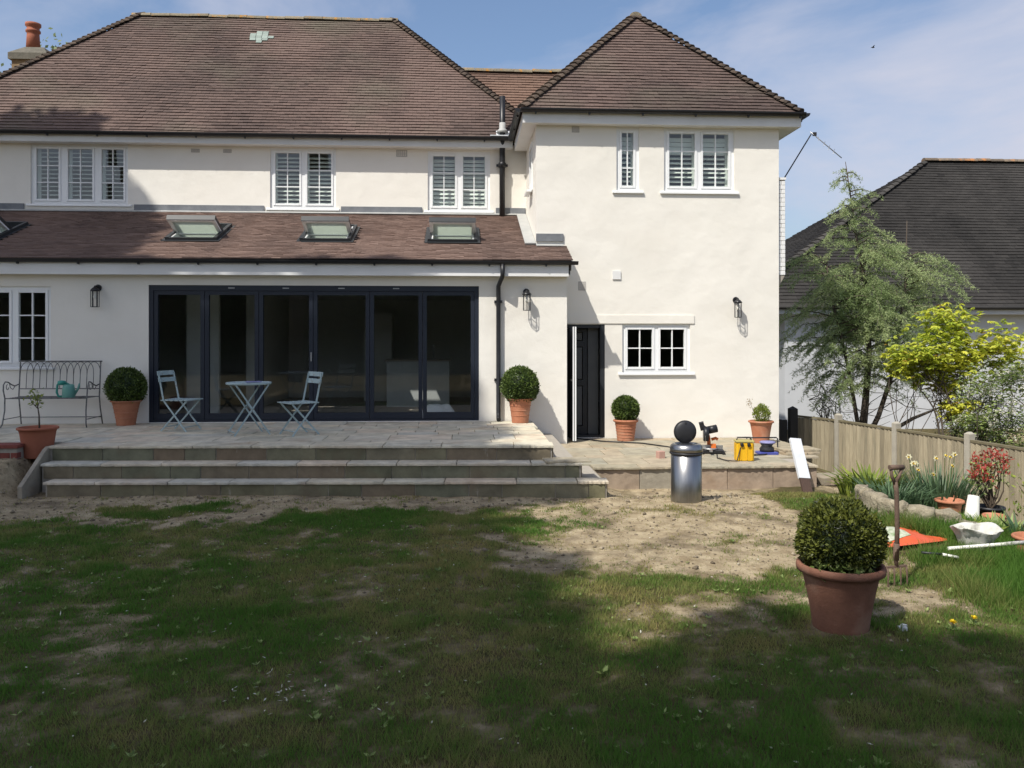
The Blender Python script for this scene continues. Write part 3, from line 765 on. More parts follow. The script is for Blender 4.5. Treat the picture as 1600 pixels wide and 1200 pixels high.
# side door: frame, open outer leaf seen edge on, panelled inner door
dx0, dx1, dz0, dz1 = DOOR
fr = MB(); fr.box(dx0, dx0 + .06, YT + .03, YT + .13, dz0, dz1); fr.box(dx1 - .075, dx1, YT + .006, YT + .13, dz0, dz1); fr.box(dx0 + .06, dx1 - .075, YT + .03, YT + .13, dz1 - .06, dz1); fr.box(dx0 + .06, dx1 - .075, YT + .03, YT + .27, dz0, dz0 + .035)
dr = fr.build('side_door', M['anthracite'], house, True)
lf = MB(); lf.box(1.815, 1.868, 13.42, 14.02, dz0 + .02, dz1 - .05); lf.build('door_leaf', M['anthracite'], dr)
ed = MB(); ed.box(1.813, 1.832, 13.408, 13.42, dz0 + .018, dz1 - .048); ed.box(1.846, 1.870, 13.408, 13.42, dz0 + .018, dz1 - .048); ed.build('leaf_edge', M['upvc'], dr)
h = MB(); h.bar((1.80, 13.50, 1.18), (1.80, 13.62, 1.18), .014); h.box(1.80, 1.816, 13.49, 13.51, 1.165, 1.195); h.build('handle', M['grey_metal'], dr)
inn = MB(); inn.panel((0, YT + .24, 0), X3, Z3, NY, 1.80, 2.18, dz0 + .04, dz1 - .07, .04, [(1.92, 2.10, .35, 1.05), (1.92, 2.10, 1.15, 1.72), (1.92, 2.1, 1.82, 1.97)])
inn.build('inner_door', M['anthracite'], dr)
M['inner_grey'] = mat('inner_grey', (0.085, 0.09, 0.092), (0.10, 0.105, 0.105), rough=0.5)
for za, zb in ((.35, 1.05), (1.15, 1.72), (1.82, 1.97)):
    q = MB(); q.box(1.935, 2.085, YT + .255, YT + .27, za + .015, zb - .015); q.build('inner_panel', M['inner_grey'], dr)
q = MB(); q.box(2.185, 2.36, YT + .20, YT + .26, dz0 + .04, dz1 - .06); q.build('side_panel', M['inner_grey'], dr)

# ---------------------------------------------------------------- roofs
def tiles(name, O, U, V, inside, u0, u1, L, tw, gauge, mtl, parent, keep=False, lift=.021, seed=1, tscale=1.0):
    O, U, V = Vector(O), Vector(U).normalized(), Vector(V).normalized(); N = U.cross(V).normalized()
    if N.z < 0: N = -N
    r = np.random.RandomState(seed); pts = []; tint = []; fc = []
    rows = int(L / gauge) + 1
    O_, U_, V_, N_ = (np.array(q) for q in (O, U, V, N))
    for i in range(rows):
        v0 = i * gauge; off = (i % 2) * tw / 2
        wave = .004 * math.sin(i * 1.7)
        for u in np.arange(u0 - off, u1, tw):
            if not inside(u + tw / 2, v0 + gauge / 2): continue
            a, b = max(u, u0) + .0015, min(u + tw, u1) - .0015
            if b - a < .02: continue
            va = v0 + r.uniform(-.004, .004); vb = min(v0 + gauge + .012, L + .02)
            la = lift + r.uniform(-.003, .004); ra = la + r.uniform(-.002, .002)
            k = len(pts); sag = .05 * (float(fbm(np.array([u * .35 + 3]), np.array([v0 * .5]), seed + 4)[0]) - .5)
            if r.rand() < .006: va -= .025; la += .008
            for (uu, vv, nn) in ((a, va, la), (b, va, ra), (b, vb, .002), (a, vb, .002), (a, va, -.004), (b, va, -.004)):
                pts.append(O_ + U_ * uu + V_ * vv + N_ * (nn + sag))
            fc += [(k, k+1, k+2, k+3), (k+4, k+5, k+1, k), (k+4, k, k+3, k+3), (k+5, k+2, k+1, k+1)]
            big = float(fbm(np.array([u * .45]), np.array([v0 * .6]), seed)[0])
            streak = float(vnoise(np.array([u * 2.2]), np.array([v0 * .35]), seed + 9)[0])
            t = np.clip((.5 + (big - .5) * 1.6 + (streak - .5) * .5 + r.normal(0, .10)) * tscale, 0, 1)
            tint += [t] * 6
    # degenerate quads become triangles
    Vv = np.array(pts); q = [f for f in fc if f[2] != f[3]]; tr = [f[:3] for f in fc if f[2] == f[3]]
    me = bpy.data.meshes.new(name); me.from_pydata([tuple(p) for p in Vv], [], q + tr)
    at = me.attributes.new('tint', 'FLOAT', 'POINT'); at.data.foreach_set('value', np.array(tint, np.float32))
    me.materials.append(mtl)
    o = link(name, me, parent, keep); tag(o, kind='stuff'); return o

def bonnet_mesh(name, mtl, r0=.105, r1=.075, L=.20, n=7):
    mb = MB(); vs = []
    for (y, r, dz) in ((0, r0, .035), (L, r1, .0)):
        for k in range(n):
            a = math.pi * k / (n - 1); vs.append((r * math.cos(a), y, r * .62 * math.sin(a) + dz - .02))
    for k in range(n):
        a = math.pi * k / (n - 1); vs.append(((r0 - .016) * math.cos(a), 0, (r0 - .016) * .62 * math.sin(a) + .035 - .02))
    fs = [(k, k+1, n+k+1, n+k) for k in range(n-1)] + [(2*n+k, 2*n+k+1, k+1, k) for k in range(n-1)]
    mb.add(vs, fs, True)
    mb.add([vs[2*n+k] for k in range(n)] + [((r0 - .016) * math.cos(math.pi), .03, -.03), ((r0 - .016), .03, -.03)], [tuple(range(n-1, -1, -1))])
    return mb.mesh(name, mtl)
BON = bonnet_mesh('bonnet_tile', M['bonnet'])
BON_G = bonnet_mesh('bonnet_tile', M['ridge_grey2'], .13, .10, .3)
def hip(parent, a, b, gauge, me=BON, name='bonnet_tile', keep=False, skip=0.0):
    a, b = Vector(a), Vector(b); d = (b - a); L = d.length; d.normalize()
    x = d.cross(Vector((0, 0, 1))).normalized(); z = x.cross(d).normalized(); n = int(L / gauge)
    for i in range(n):
        p = a + d * (i * gauge)
        Mx = Matrix((x, d, z)).transposed().to_4x4(); Mx.translation = p
        o = link(name, me, parent, keep)
        o.matrix_basis = Mx @ Matrix.Rotation(R(random.uniform(-4, 4)), 4, 'Z') @ Matrix.Rotation(R(random.uniform(-2, 2)), 4, 'X')
def ridge_mesh(name, mtl, r=.12, L=.42, n=9):
    mb = MB(); vs = []
    for y in (0.004, L - .004):
        for k in range(n):
            a = math.pi * k / (n - 1); vs.append((r * math.cos(a), y, r * .75 * math.sin(a)))
    mb.add(vs, [(k, k+1, n+k+1, n+k) for k in range(n-1)], True)
    mb.add([vs[k] for k in range(n)], [tuple(range(n-1, -1, -1))]); mb.add([vs[n + k] for k in range(n)], [tuple(range(n))])
    return mb.mesh(name, mtl)
RID = ridge_mesh('ridge_tile', M['ridge']); RID_G = ridge_mesh('ridge_tile', M['ridge_grey'], .14, .45)
def ridge(parent, a, b, L=.42, me=RID, keep=False):
    a, b = Vector(a), Vector(b); d = (b - a); T = d.length; d.normalize(); x = d.cross(Vector((0, 0, 1))).normalized(); z = x.cross(d)
    for i in range(int(round(T / L))):
        Mx = Matrix((x, d, z)).transposed().to_4x4(); Mx.translation = a + d * (i * L) + Vector((0, 0, random.uniform(-.012, .012)))
        o = link('ridge_tile', me, parent, keep); o.matrix_basis = Mx @ Matrix.Rotation(R(random.uniform(-1.5, 1.5)), 4, 'X')

def hipped(name, x0, x1, y0, zE, xr0, xr1, yr, zr, yback, mtl, seed, gauge=.1, tw=.165, faces='FLR', bon=True, rid=True, ridge_back=None):
    """hipped roof: eaves rectangle, ridge from xr0 to xr1; real tiles on the faces, bonnets on the hips"""
    mb = MB(); d = -.02
    A, B, C_, D = (x0, y0, zE + d), (x1, y0, zE + d), (x1, yback, zE + d), (x0, yback, zE + d)
    E1, E2 = (xr0, yr, zr + d), (xr1, yr, zr + d)
    mb.add([A, B, C_, D, E1, E2], [(0, 1, 5, 4), (1, 2, 5), (2, 3, 4, 5), (3, 0, 4)])
    body = mb.build(name, M['deck'], house, True)
    Vf = Vector((0, yr - y0, zr - zE)); Lf = Vf.length
    if 'F' in faces:
        def ins(u, v):
            t = v / Lf; return t <= 1 and x0 + (xr0 - x0) * t - .02 <= u + x0 <= x1 + (xr1 - x1) * t + .02
        tiles('roof_tiles', (x0, y0, zE), X3, Vf, ins, 0, x1 - x0, Lf, tw, gauge, mtl, body, seed=seed)
    for side in 'LR':
        if side not in faces: continue
        xe, xr = (x0, xr0) if side == 'L' else (x1, xr1)
        Vs = Vector((xr - xe, 0, zr - zE)); Ls = Vs.length; wdt = yback - y0
        def ins2(u, v):
            t = v / Ls; return t <= 1 and (yr - y0) * t <= u <= wdt - (yback - yr) * t
        tiles('roof_tiles', (xe, y0, zE), (0, 1, 0), Vs, ins2, 0, wdt, Ls, tw, gauge, mtl, body, seed=seed + 3)
    return body

zE = 5.70
main_roof = hipped('main_roof', -10.6, 1.72, 15.95, zE, -7.1, -1.54, 19.05, 9.08, 22.5, M['tile'], 11)
g = .1 * Vector((3.26, 3.25, 3.38)).length / Vector((0, 3.25, 3.38)).length
hip(main_roof, (1.70, 15.97, zE + .02), (-1.54, 19.05, 9.10), g)
hip(main_roof, (-10.58, 15.97, zE + .02), (-7.1, 19.05, 9.10), g)
ridge(main_roof, (-7.3, 19.05, 9.04), (-1.42, 19.05, 9.04))
# patch of replaced greenish tiles
Vf = Vector((0, 3.1, 3.38)).normalized(); Nf = Vector((0, -3.38, 3.1)).normalized()
for j, (n, sft) in enumerate(((1, 0), (3, -.02), (4, .03), (3, -.04), (2, .02))):
    for i in range(n):
        p = Vector((-4.35 + (i - (n - 1) / 2) * .13 + sft, 15.95, zE)) + Vf * (3.45 + j * .1) + Nf * .034
        mb = MB(); mb.obox(p, (.12, .098, .012), Matrix(((1, 0, 0), tuple(Vf), tuple(Nf))).transposed()); mb.build('patch_tile', M['slate_green'], main_roof)

wing_roof = hipped('wing_roof', 1.0, 5.79, 13.80, 5.68, 3.385, 3.385, 16.03, 8.13, 18.42, M['tile'], 21)
hip(wing_roof, (1.02, 13.82, 5.70), (3.385, 16.03, 8.15), .142)
hip(wing_roof, (5.77, 13.82, 5.70), (3.385, 16.03, 8.15), .142)
ridge(wing_roof, (3.385, 15.93, 8.10), (3.385, 18.4, 8.10))
mb = MB(); mb.add([(3.385, 16.03, 8.12), (1.0, 18.42, 5.68), (5.77, 18.42, 5.68), (3.385, 18.42, 8.12), (3.385, 22.3, 8.12), (1, 22.3, 5.68), (5.77, 22.3, 5.68)],
                  [(0, 3, 1), (0, 2, 3), (3, 4, 5, 1), (3, 2, 6, 4)]); mb.build('rear_slope', M['deck'], wing_roof)
# link roof between the two
mb = MB(); mb.add([(-.6, 16.25, 5.68), (3.4, 16.25, 5.68), (3.4, 18.04, 7.64), (-.6, 18.04, 7.64), (3.4, 19.9, 5.6), (-.6, 19.9, 5.6)], [(0, 1, 2, 3), (3, 2, 4, 5)])
link_roof = mb.build('link_roof', M['deck'], house, True)
Vl = Vector((0, 1.79, 1.96)); tiles('roof_tiles', (-.6, 16.25, 5.70), X3, Vl, lambda u, v: True, 0, 4.0, Vl.length, .165, .1, M['tile_link'], link_roof, seed=31)
ridge(link_roof, (-.55, 18.04, 7.62), (3.3, 18.04, 7.62))

m_, nt_, b_, out_ = new_mat('pale_blind'); b_.inputs['Base Color'].default_value = (.74, .77, .70, 1); b_.inputs['Roughness'].default_value = .8
tr_ = nt_.nodes.new('ShaderNodeBsdfTranslucent'); tr_.inputs['Color'].default_value = (.74, .78, .71, 1)
ms_ = nt_.nodes.new('ShaderNodeMixShader'); ms_.inputs[0].default_value = .75
nt_.links.new(b_.outputs[0], ms_.inputs[1]); nt_.links.new(tr_.outputs[0], ms_.inputs[2]); nt_.links.new(ms_.outputs[0], out_.inputs[0])
M['blind'] = m_
# lean-to roof of the extension with four roof windows
EY0, EZ0, EY1, EZ1 = 13.13, 3.10, 16.2, 4.27
Vx = Vector((0, EY1 - EY0, EZ1 - EZ0)); LX = Vx.length; Vx.normalize(); NX = Vector((0, -Vx.z, Vx.y))
RW = [(-8.42, -7.55), (-4.89, -4.05), (-2.69, -1.85), (-.56, .28)]
rv0, rv1 = 1.05, 2.07
holes = [(a, b, rv0, rv1) for a, b in RW]
def eplane(u, v, n=0): return Vector((u, EY0, EZ0)) + Vx * v + NX * n
mb = MB(); mb.panel(eplane(0, 0, -.015), X3, Vx, NX, -10.6, 1.265, 0.02, LX - .01, .16, holes)
mb.panel(eplane(0, 0, -.015), X3, Vx, NX, 1.27, 1.76, 0.02, .925, .16)
ext_roof = mb.build('extension_roof', M['deck'], house, True)
def ins_ext(u, v):
    if u > 1.27 and v > .91: return False
    if u > 1.78: return False
    return not any(a - .03 < u < b + .03 and rv0 - .03 < v < rv1 + .03 for a, b in RW)
tiles('roof_tiles', (0, EY0, EZ0), X3, Vx, ins_ext, -10.6, 1.78, LX - .02, .15, .082, M['tile_ext'], ext_roof, seed=41, lift=.016)
for a, b in RW:
    t = .055; fr = MB()
    def slope_box(m, u0, u1, v0, v1, n0, n1):
        P = [eplane(u, v, n) for n in (n0, n1) for (u, v) in ((u0, v0), (u1, v0), (u1, v1), (u0, v1))]
        m.add(P, [(0,3,2,1),(4,5,6,7),(0,1,5,4),(1,2,6,5),(2,3,7,6),(3,0,4,7)])
    slope_box(fr, a, a + t, rv0, rv1, -.05, .07); slope_box(fr, b - t, b, rv0, rv1, -.05, .07); slope_box(fr, a + t, b - t, rv0, rv0 + t, -.05, .06); slope_box(fr, a + t, b - t, rv1 - t, rv1, -.05, .075)
    rw = fr.build('roof_window', M['anthracite'], house, True)
    ln = MB()
    for q in ((a + .002, a + .02, rv0, rv1), (b - .02, b - .002, rv0, rv1), (a + .02, b - .02, rv0, rv0 + .02), (a + .02, b - .02, rv1 - .02, rv1)):
        slope_box(ln, *q, -.42, -.052)
    ln.build('lining', M['shutter'], rw)
    il = MB(); slope_box(il, a + t, a + t + .03, rv0 + t, rv1 - t, -.05, .045); slope_box(il, b - t - .03, b - t, rv0 + t, rv1 - t, -.05, .045); slope_box(il, a + t, b - t, rv0 + t, rv0 + t + .03, -.05, .04)
    il.build('inner_frame', M['upvc'], rw)
    fl = MB(); slope_box(fl, a - .05, b + .05, rv0 - .06, rv0 - .004, .016, .024); slope_box(fl, a - .05, a - .004, rv0, rv1 + .03, .016, .024); slope_box(fl, b + .004, b + .05, rv0, rv1 + .03, .016, .024)
    fl.build('flashing', M['anthracite'], rw)
    # sash swung about its middle until it lies nearly level
    piv = eplane((a + b) / 2, (rv0 + rv1) / 2, .05); ang = R(42)
    Vs = Matrix.Rotation(-ang, 3, 'X') @ Vx; Ns = Vector((0, -Vs.z, Vs.y)); h = (rv1 - rv0) / 2 - .03; w = (b - a) / 2 - .03
    def sash_box(m, u0, u1, v0, v1, n0, n1):
        P = [piv + Vector((u, 0, 0)) + Vs * v + Ns * n for n in (n0, n1) for (u, v) in ((u0, v0), (u1, v0), (u1, v1), (u0, v1))]
        m.add(P, [(0,3,2,1),(4,5,6,7),(0,1,5,4),(1,2,6,5),(2,3,7,6),(3,0,4,7)])
    sm = MB(); s = .075
    sash_box(sm, -w, -w + s, -h, h, -.03, .035); sash_box(sm, w - s, w, -h, h, -.03, .035); sash_box(sm, -w + s, w - s, -h, -h + s, -.03, .03); sash_box(sm, -w - .004, w + .004, -h - .018, -h - .001, -.055, .03); sash_box(sm, -w + s, w - s, h - s, h, -.03, .03)
    sm.build('sash', M['anthracite'], rw)
    si = MB(); s2 = .06
    sash_box(si, -w, -w + s2, -h, h, -.06, -.031); sash_box(si, w - s2, w, -h, h, -.06, -.031); sash_box(si, -w + s2, w - s2, -h, -h + s2, -.06, -.031); sash_box(si, -w + s2, w - s2, h - s2, h, -.06, -.031)
    si.build('sash_inner', M['upvc'], rw)
    bl = MB(); sash_box(bl, -w + s2, w - s2, -h + s2, h - s2, -.050, -.047); bl.build('blind', M['blind'], rw)
    bb = MB(); sash_box(bb, -w + s2, w - s2, -.02, .015, -.072, -.052); bb.build('blind_bar', M['upvc'], rw)
    p = MB(); p.add([piv + Vector((u, 0, 0)) + Vs * v for u, v in ((-w + s, -h + s), (w - s, -h + s), (w - s, h - s), (-w + s, h - s))], [(0, 1, 2, 3)]); p.build('pane', M['glass'], rw)

# gutters, fascias, soffits
def gutter(a, b, r=.06, name='gutter', step=.9):
    a, b = Vector(a), Vector(b); d = (b - a).normalized(); x = d.cross(Vector((0, 0, 1))).normalized()
    mb = MB(); n = 8; ring = []
    for rr in (r, r - .006):
        ring.append([(math.cos(math.pi + math.pi * k / n) * rr, math.sin(math.pi + math.pi * k / n) * rr * 1.05) for k in range(n + 1)])
    prof = ring[0] + ring[1][::-1]; m = len(prof)
    vs = [p + x * u + Vector((0, 0, w)) for p in (a, b) for u, w in prof]
    mb.add(vs, [(i, (i + 1) % m, m + (i + 1) % m, m + i) for i in range(m)], False)
    for p in (a, b):
        mb.add([p + x * u + Vector((0, 0, w)) for u, w in ring[0]], [tuple(range(n + 1))])
    o = mb.build(name, M['black_plastic'], house, True)
    L = (b - a).length; k = int(L / step)
    for i in range(k + 1):
        p = a + d * (.25 + i * step)
        if (p - a).length > L - .05: break
        q = MB(); q.obox(p + Vector((0, 0, -r * .55)), (.035, .035, r * 1.35) if abs(d.x) > .5 else (.035, .035, r * 1.35)); q.obox(p + Vector((0, 0, -r * 1.25)), (.02, .05, .03))
        q.build('gutter_bracket', M['black_plastic'], o)
    return o
gutter((-10.6, 15.91, 5.71), (1.02, 15.91, 5.71))
gutter((-10.6, 13.128, 3.085), (1.86, 13.128, 3.085), .055)
gutter((.99, 13.755, 5.68), (5.82, 13.755, 5.68))
gutter((.955, 13.76, 5.68), (.955, 15.85, 5.68)); gutter((5.855, 13.76, 5.68), (5.835, 18.4, 5.68))
fa = MB(); fa.box(-10.6, 1.0, 15.98, 16.0, 5.53, 5.68); fa.box(-10.6, 1.0, 16.001, 16.199, 5.535, 5.55)
fa.box(-10.6, 1.715, 13.17, 13.19, 2.85, 3.06); fa.box(-10.6, 1.715, 13.191, 13.349, 2.855, 2.87)
fa.build('fascia', M['fascia'], house, True)
fb = MB(); fb.box(1.03, 5.78, 13.825, 13.845, 5.46, 5.65); fb.box(1.03, 1.05, 13.846, 15.95, 5.46, 5.65); fb.box(5.76, 5.78, 13.846, 18.4, 5.46, 5.65)
fb.box(1.051, 5.759, 13.846, 13.999, 5.465, 5.48); fb.box(1.051, 1.269, 14.0, 15.95, 5.465, 5.48); fb.box(5.461, 5.759, 14.0, 18.4, 5.465, 5.48)
fb.build('fascia', M['fascia'], house, True)
mb = MB(); mb.box(1.716, 1.76, 13.2, 13.99, 2.86, 2.88); mb.add([(1.74, 13.17, 2.86), (1.74, 13.99, 2.86), (1.74, 13.99, 3.38), (1.74, 13.17, 3.07)], [(0, 1, 2, 3)]); mb.build('verge_board', M['fascia'], house, True)

# pipes
dp = MB(); dp.tube([(.66, 13.125, 3.04), (.66, 13.125, 2.90), (.655, 13.12, 2.84), (.60, 13.27, 2.70), (.60, 13.29, 2.62), (.60, 13.29, .68), (.60, 13.24, .60), (.60, 13.18, .57)], .036, 10)
dpo = dp.build('downpipe', M['black_plastic'], house, True)
for z in (2.45, 1.2):
    q = MB(); q.box(.535, .665, 13.28, 13.345, z - .02, z + .02); q.build('pipe_clip', M['black_plastic'], dpo)
sp = MB(); sp.tube([(.80, 16.08, 4.22), (.80, 16.08, 5.3), (.80, 16.06, 5.5), (.80, 16.0, 5.7), (.80, 16.0, 6.52)], .055, 12); spo = sp.build('soil_pipe', M['black_plastic'], house, True)
q = MB(); q.lathe([(.058, -.05), (.075, -.05), (.075, .03), (.058, .05)], 12, (.80, 16.08, 5.22)); q.box(.69, .91, 16.12, 16.19, 5.2, 5.24); q.build('pipe_collar', M['black_plastic'], spo)
q = MB(); q.lathe([(.12, -.02), (.09, .03), (.062, .06), (.060, .17)], 12, (.80, 16.0, 5.84)); q.build('pipe_slate', M['lead_pale'], spo)
q = MB(); q.add([(.68, 15.93, 5.74), (.96, 15.93, 5.74), (.96, 16.05, 5.87), (.68, 16.05, 5.87)], [(0, 1, 2, 3)]); q.box(.56, .94, 15.86, 15.95, 5.725, 5.745); q.build('pipe_flashing', M['sheet'], spo)
# lead flashings
lf = MB()
for a, b in ((-10.4, -8.2), (-6.18, -3.76), (-2.30, -.75), (.68, 1.26)):
    lf.box(a, b, 16.17, 16.199, 4.28, 4.40)
lf.box(1.268, 1.73, 13.972, 13.999, 3.50, 3.63)
lf.build('lead_flashing', M['lead'], house, True)
lp = MB()
P = [eplane(u, v, n) for n in (.018, .03) for (u, v) in ((-10.5, LX - .11), (1.25, LX - .11), (1.25, LX - .01), (-10.5, LX - .01))]
lp.add(P, [(0,3,2,1),(4,5,6,7),(0,1,5,4),(1,2,6,5),(2,3,7,6),(3,0,4,7)])
P = [eplane(u, v, n) for n in (.02, .045) for (u, v) in ((1.08, .93), (1.262, .93), (1.262, LX - .12), (1.08, LX - .12))]
lp.add(P, [(0,3,2,1),(4,5,6,7),(0,1,5,4),(1,2,6,5),(2,3,7,6),(3,0,4,7)])
P = [eplane(u, v, n) for n in (.018, .03) for (u, v) in ((1.266, .82), (1.72, .82), (1.72, .92), (1.266, .92))]
lp.add(P, [(0,3,2,1),(4,5,6,7),(0,1,5,4),(1,2,6,5),(2,3,7,6),(3,0,4,7)])
lp.build('roof_flashing', M['lead_pale'], house, True)
# air bricks and cover plates
def airbrick(x, z, Y, w=.21, h=.13):
    mb = MB(); mb.panel((0, Y - .006, 0), X3, Z3, NY, x - w/2, x + w/2, z - h/2, z + h/2, .02, [(x - w/2 + .015 + i * (w - .03) / 5 + .006, x - w/2 + .015 + (i + 1) * (w - .03) / 5 - .006, z - h/2 + .012 + j * (h - .024) / 4 + .004, z - h/2 + .012 + (j + 1) * (h - .024) / 4 - .004) for i in range(5) for j in range(4)])
    mb.build('air_brick', M['vent'], house, True)
airbrick(-1.14, 5.44, YM); airbrick(-4.45, 5.44, YM, .16, .07); airbrick(-5.05, 5.44, YM, .16, .07); airbrick(1.94, 5.40, YT, .13, .1); airbrick(2.05, 2.75, YT, .13, .15)
mb = MB(); mb.bbox(2.57, 2.71, 0, .14, 0, .02, .004)
co = MB(); co.box(2.57, 2.71, YT - .02, YT - .001, 2.865, 3.005); co.build('cover_plate', M['fascia'], house, True)

# chimney behind the left hip
mb = MB(); mb.box(-10.62, -9.85, 20.4, 21.1, 6.0, 8.47); ch = mb.build('chimney', M['brick'], house, True)
mb = MB(); mb.box(-10.68, -9.79, 20.34, 21.16, 8.47, 8.62); mb.add([(-10.68, 20.34, 8.62), (-9.79, 20.34, 8.62), (-9.79, 21.16, 8.62), (-10.68, 21.16, 8.62), (-10.4, 20.55, 8.82), (-9.95, 20.55, 8.82), (-9.95, 20.95, 8.82), (-10.4, 20.95, 8.82)], [(0, 1, 5, 4), (1, 2, 6, 5), (2, 3, 7, 6), (3, 0, 4, 7), (4, 5, 6, 7)])
mb.build('chimney_cap', M['cement'], ch)
mb = MB(); mb.lathe([(.16, 0), (.14, .35), (.135, .42), (.165, .44), (.165, .48), (.14, .5), (.14, .56), (.175, .59), (.175, .65), (.13, .66), (.12, .3)], 20, (-10.30, 20.75, 8.80)); mb.build('chimney_pot', M['terracotta_red'], ch)
# white painted brick stack on the right flank
mb = MB(); mb.box(5.462, 5.588, 14.06, 14.6, 2.95, 4.60)
mb.add([(5.462, 14.06, 2.95), (5.588, 14.06, 2.95), (5.588, 14.6, 2.95), (5.462, 14.6, 2.95), (5.462, 14.06, 2.72), (5.462, 14.6, 2.72)], [(0, 4, 1), (4, 5, 2, 1), (5, 3, 2)])
ws = mb.build('flank_stack', M['mortar'], house, True)
z = 2.96; k = 0
while z < 4.56:
    for (xa, xb) in (((5.463, 5.526), (5.532, 5.594)) if k % 2 else ((5.463, 5.594),)):
        q = MB(); q.bbox(xa, xb, 14.05, 14.10, z, z + .066, .004); q.build('brick', M['white_brick'], ws)
    z += .074; k += 1
mb = MB(); mb.box(5.463, 5.604, 14.04, 14.61, 4.60, 4.64); mb.build('stack_cap', M['white_brick'], ws)
# aerial
ant = empty('television_aerial', (5.6, 14.3, 4.66)); tag(ant, 'thin slanting television aerial on a pole beside the wing', 'aerial')
mb = MB(); mb.tube([(0, 0, -.1), (.56, 0, .80)], .011, 8); mb.build('pole', M['gate'], ant)
mb = MB(); mb.tube([(.54, 0, .84), (1.12, .02, .39)], .008, 6); boom = mb.build('boom', M['grey_metal'], ant)
for t, L in ((.08, .16), (.16, .16), (.26, .12), (.45, .08), (.6, .08), (.75, .08)):
    p = Vector((.54, 0, .84)).lerp(Vector((1.12, .02, .39)), t); mb = MB(); mb.tube([p + Vector((-.05, -L, -.06)), p + Vector((.05, L, .06))], .005, 5); mb.build('element', M['grey_metal'], ant)
mb = MB(); mb.obox((.62, 0, .80), (.06, .04, .06)); mb.build('junction_box', M['gate'], ant)

# things in the kitchen behind the glass
ki = empty('kitchen_island', (-.85, 17.0, .5)); tag(ki, 'pale grey kitchen island seen through the bifold doors', 'kitchen island')
M['island'] = mat('island_grey', (0.42, 0.43, 0.42), (0.46, 0.47, 0.46), rough=0.6)
mb = MB(); mb.box(-.62, .62, -.35, .35, 0, .9); mb.build('cabinet', M['island'], ki)
mb = MB(); mb.bbox(-.66, .66, -.39, .39, .902, .94, .006); mb.build('worktop', M['room_floor'], ki)
def cloth_heap(name, loc, sx, sy, sz, mtl, seed):
    n = 26; vs = []; fs = []
    for j in range(n):
        for i in range(n):
            u, v = i / (n-1) * 2 - 1, j / (n-1) * 2 - 1; r = math.hypot(u, v)
            h = max(0, 1 - r ** 1.7) * (0.62 + .75 * float(fbm(np.array([u * 2.2 + seed]), np.array([v * 2.2]), seed)[0]))
            vs.append((u * sx * (1 + .12 * math.sin(5 * v + seed)), v * sy, max(0, h - .12) * sz))
    for j in range(n-1):
        for i in range(n-1):
            fs.append((j*n+i, j*n+i+1, (j+1)*n+i+1, (j+1)*n+i))
    mb = MB(); mb.add(vs, fs, True); o = mb.build(name, mtl); o.location = loc; return o
tag(cloth_heap('dust_sheet', (-.38, 13.95, .5), .42, .24, .36, M['sheet'], 3), 'crumpled white dust sheet on the floor inside the right bifold panels', 'dust sheet')
mb = MB(); mb.lathe([(.0, 0), (.06, 0), (.06, .01), (.012, .03), (.012, .2), (.03, .24), (.03, .3), (.0, .31)], 14); o = mb.build('kitchen_tap', M['grey_metal']); o.location = (-.55, 16.85, 1.441)
tag(o, 'small metal fitting standing on the kitchen island', 'tap')

# ------------------------------------------------------------------ foliage tools
NPR = np.random.RandomState(5)
def unit(a): return a / np.maximum(np.linalg.norm(a, axis=1, keepdims=True), 1e-9)
def diamonds(c, d, n, L, W, fold=0.0):
    """leaf-shaped quads: base, side, tip, side; c base points, d axis, n facing"""
    d = unit(d); s = unit(np.cross(d, n)); n2 = np.cross(s, d)
    L = np.asarray(L).reshape(-1, 1) * np.ones((len(c), 1)); W = np.asarray(W).reshape(-1, 1) * np.ones((len(c), 1))
    m = c + d * L * .45
    V = np.stack([c, m + s * W / 2 + n2 * W * fold, c + d * L, m - s * W / 2 + n2 * W * fold], 1).reshape(-1, 3)
    return V
def quads(n, off=0): return (np.arange(n)[:, None] * 4 + np.arange(4)[None, :]) + off
def leaf_obj(name, V, tint, mtl, parent=None, core=None, keep=False):
    n = len(V) // 4; F = quads(n); T = np.repeat(tint, 4)
    if core is not None:
        cv, cf, ct = core
        F = np.concatenate([F, cf + len(V)]); V = np.concatenate([V, cv]); T = np.concatenate([T, np.full(len(cv), ct)])
    me = np_mesh(name, V, F, mtl, {'tint': T}); return link(name, me, parent, keep)
def sphere_quads(r, n=20, m=12, c=(0, 0, 0), sz=1.0):
    v = []; f = []
    for j in range(m + 1):
        t = math.pi * j / m
        for i in range(n):
            p = 2 * math.pi * i / n; v.append((c[0] + r * math.sin(t) * math.cos(p), c[1] + r * math.sin(t) * math.sin(p), c[2] + r * sz * math.cos(t)))
    for j in range(m):
        for i in range(n): f.append((j*n+i, j*n+(i+1) % n, (j+1)*n+(i+1) % n, (j+1)*n+i))
    return np.array(v), np.array(f)
def rand_dirs(n, rs=NPR): return unit(rs.normal(size=(n, 3)))

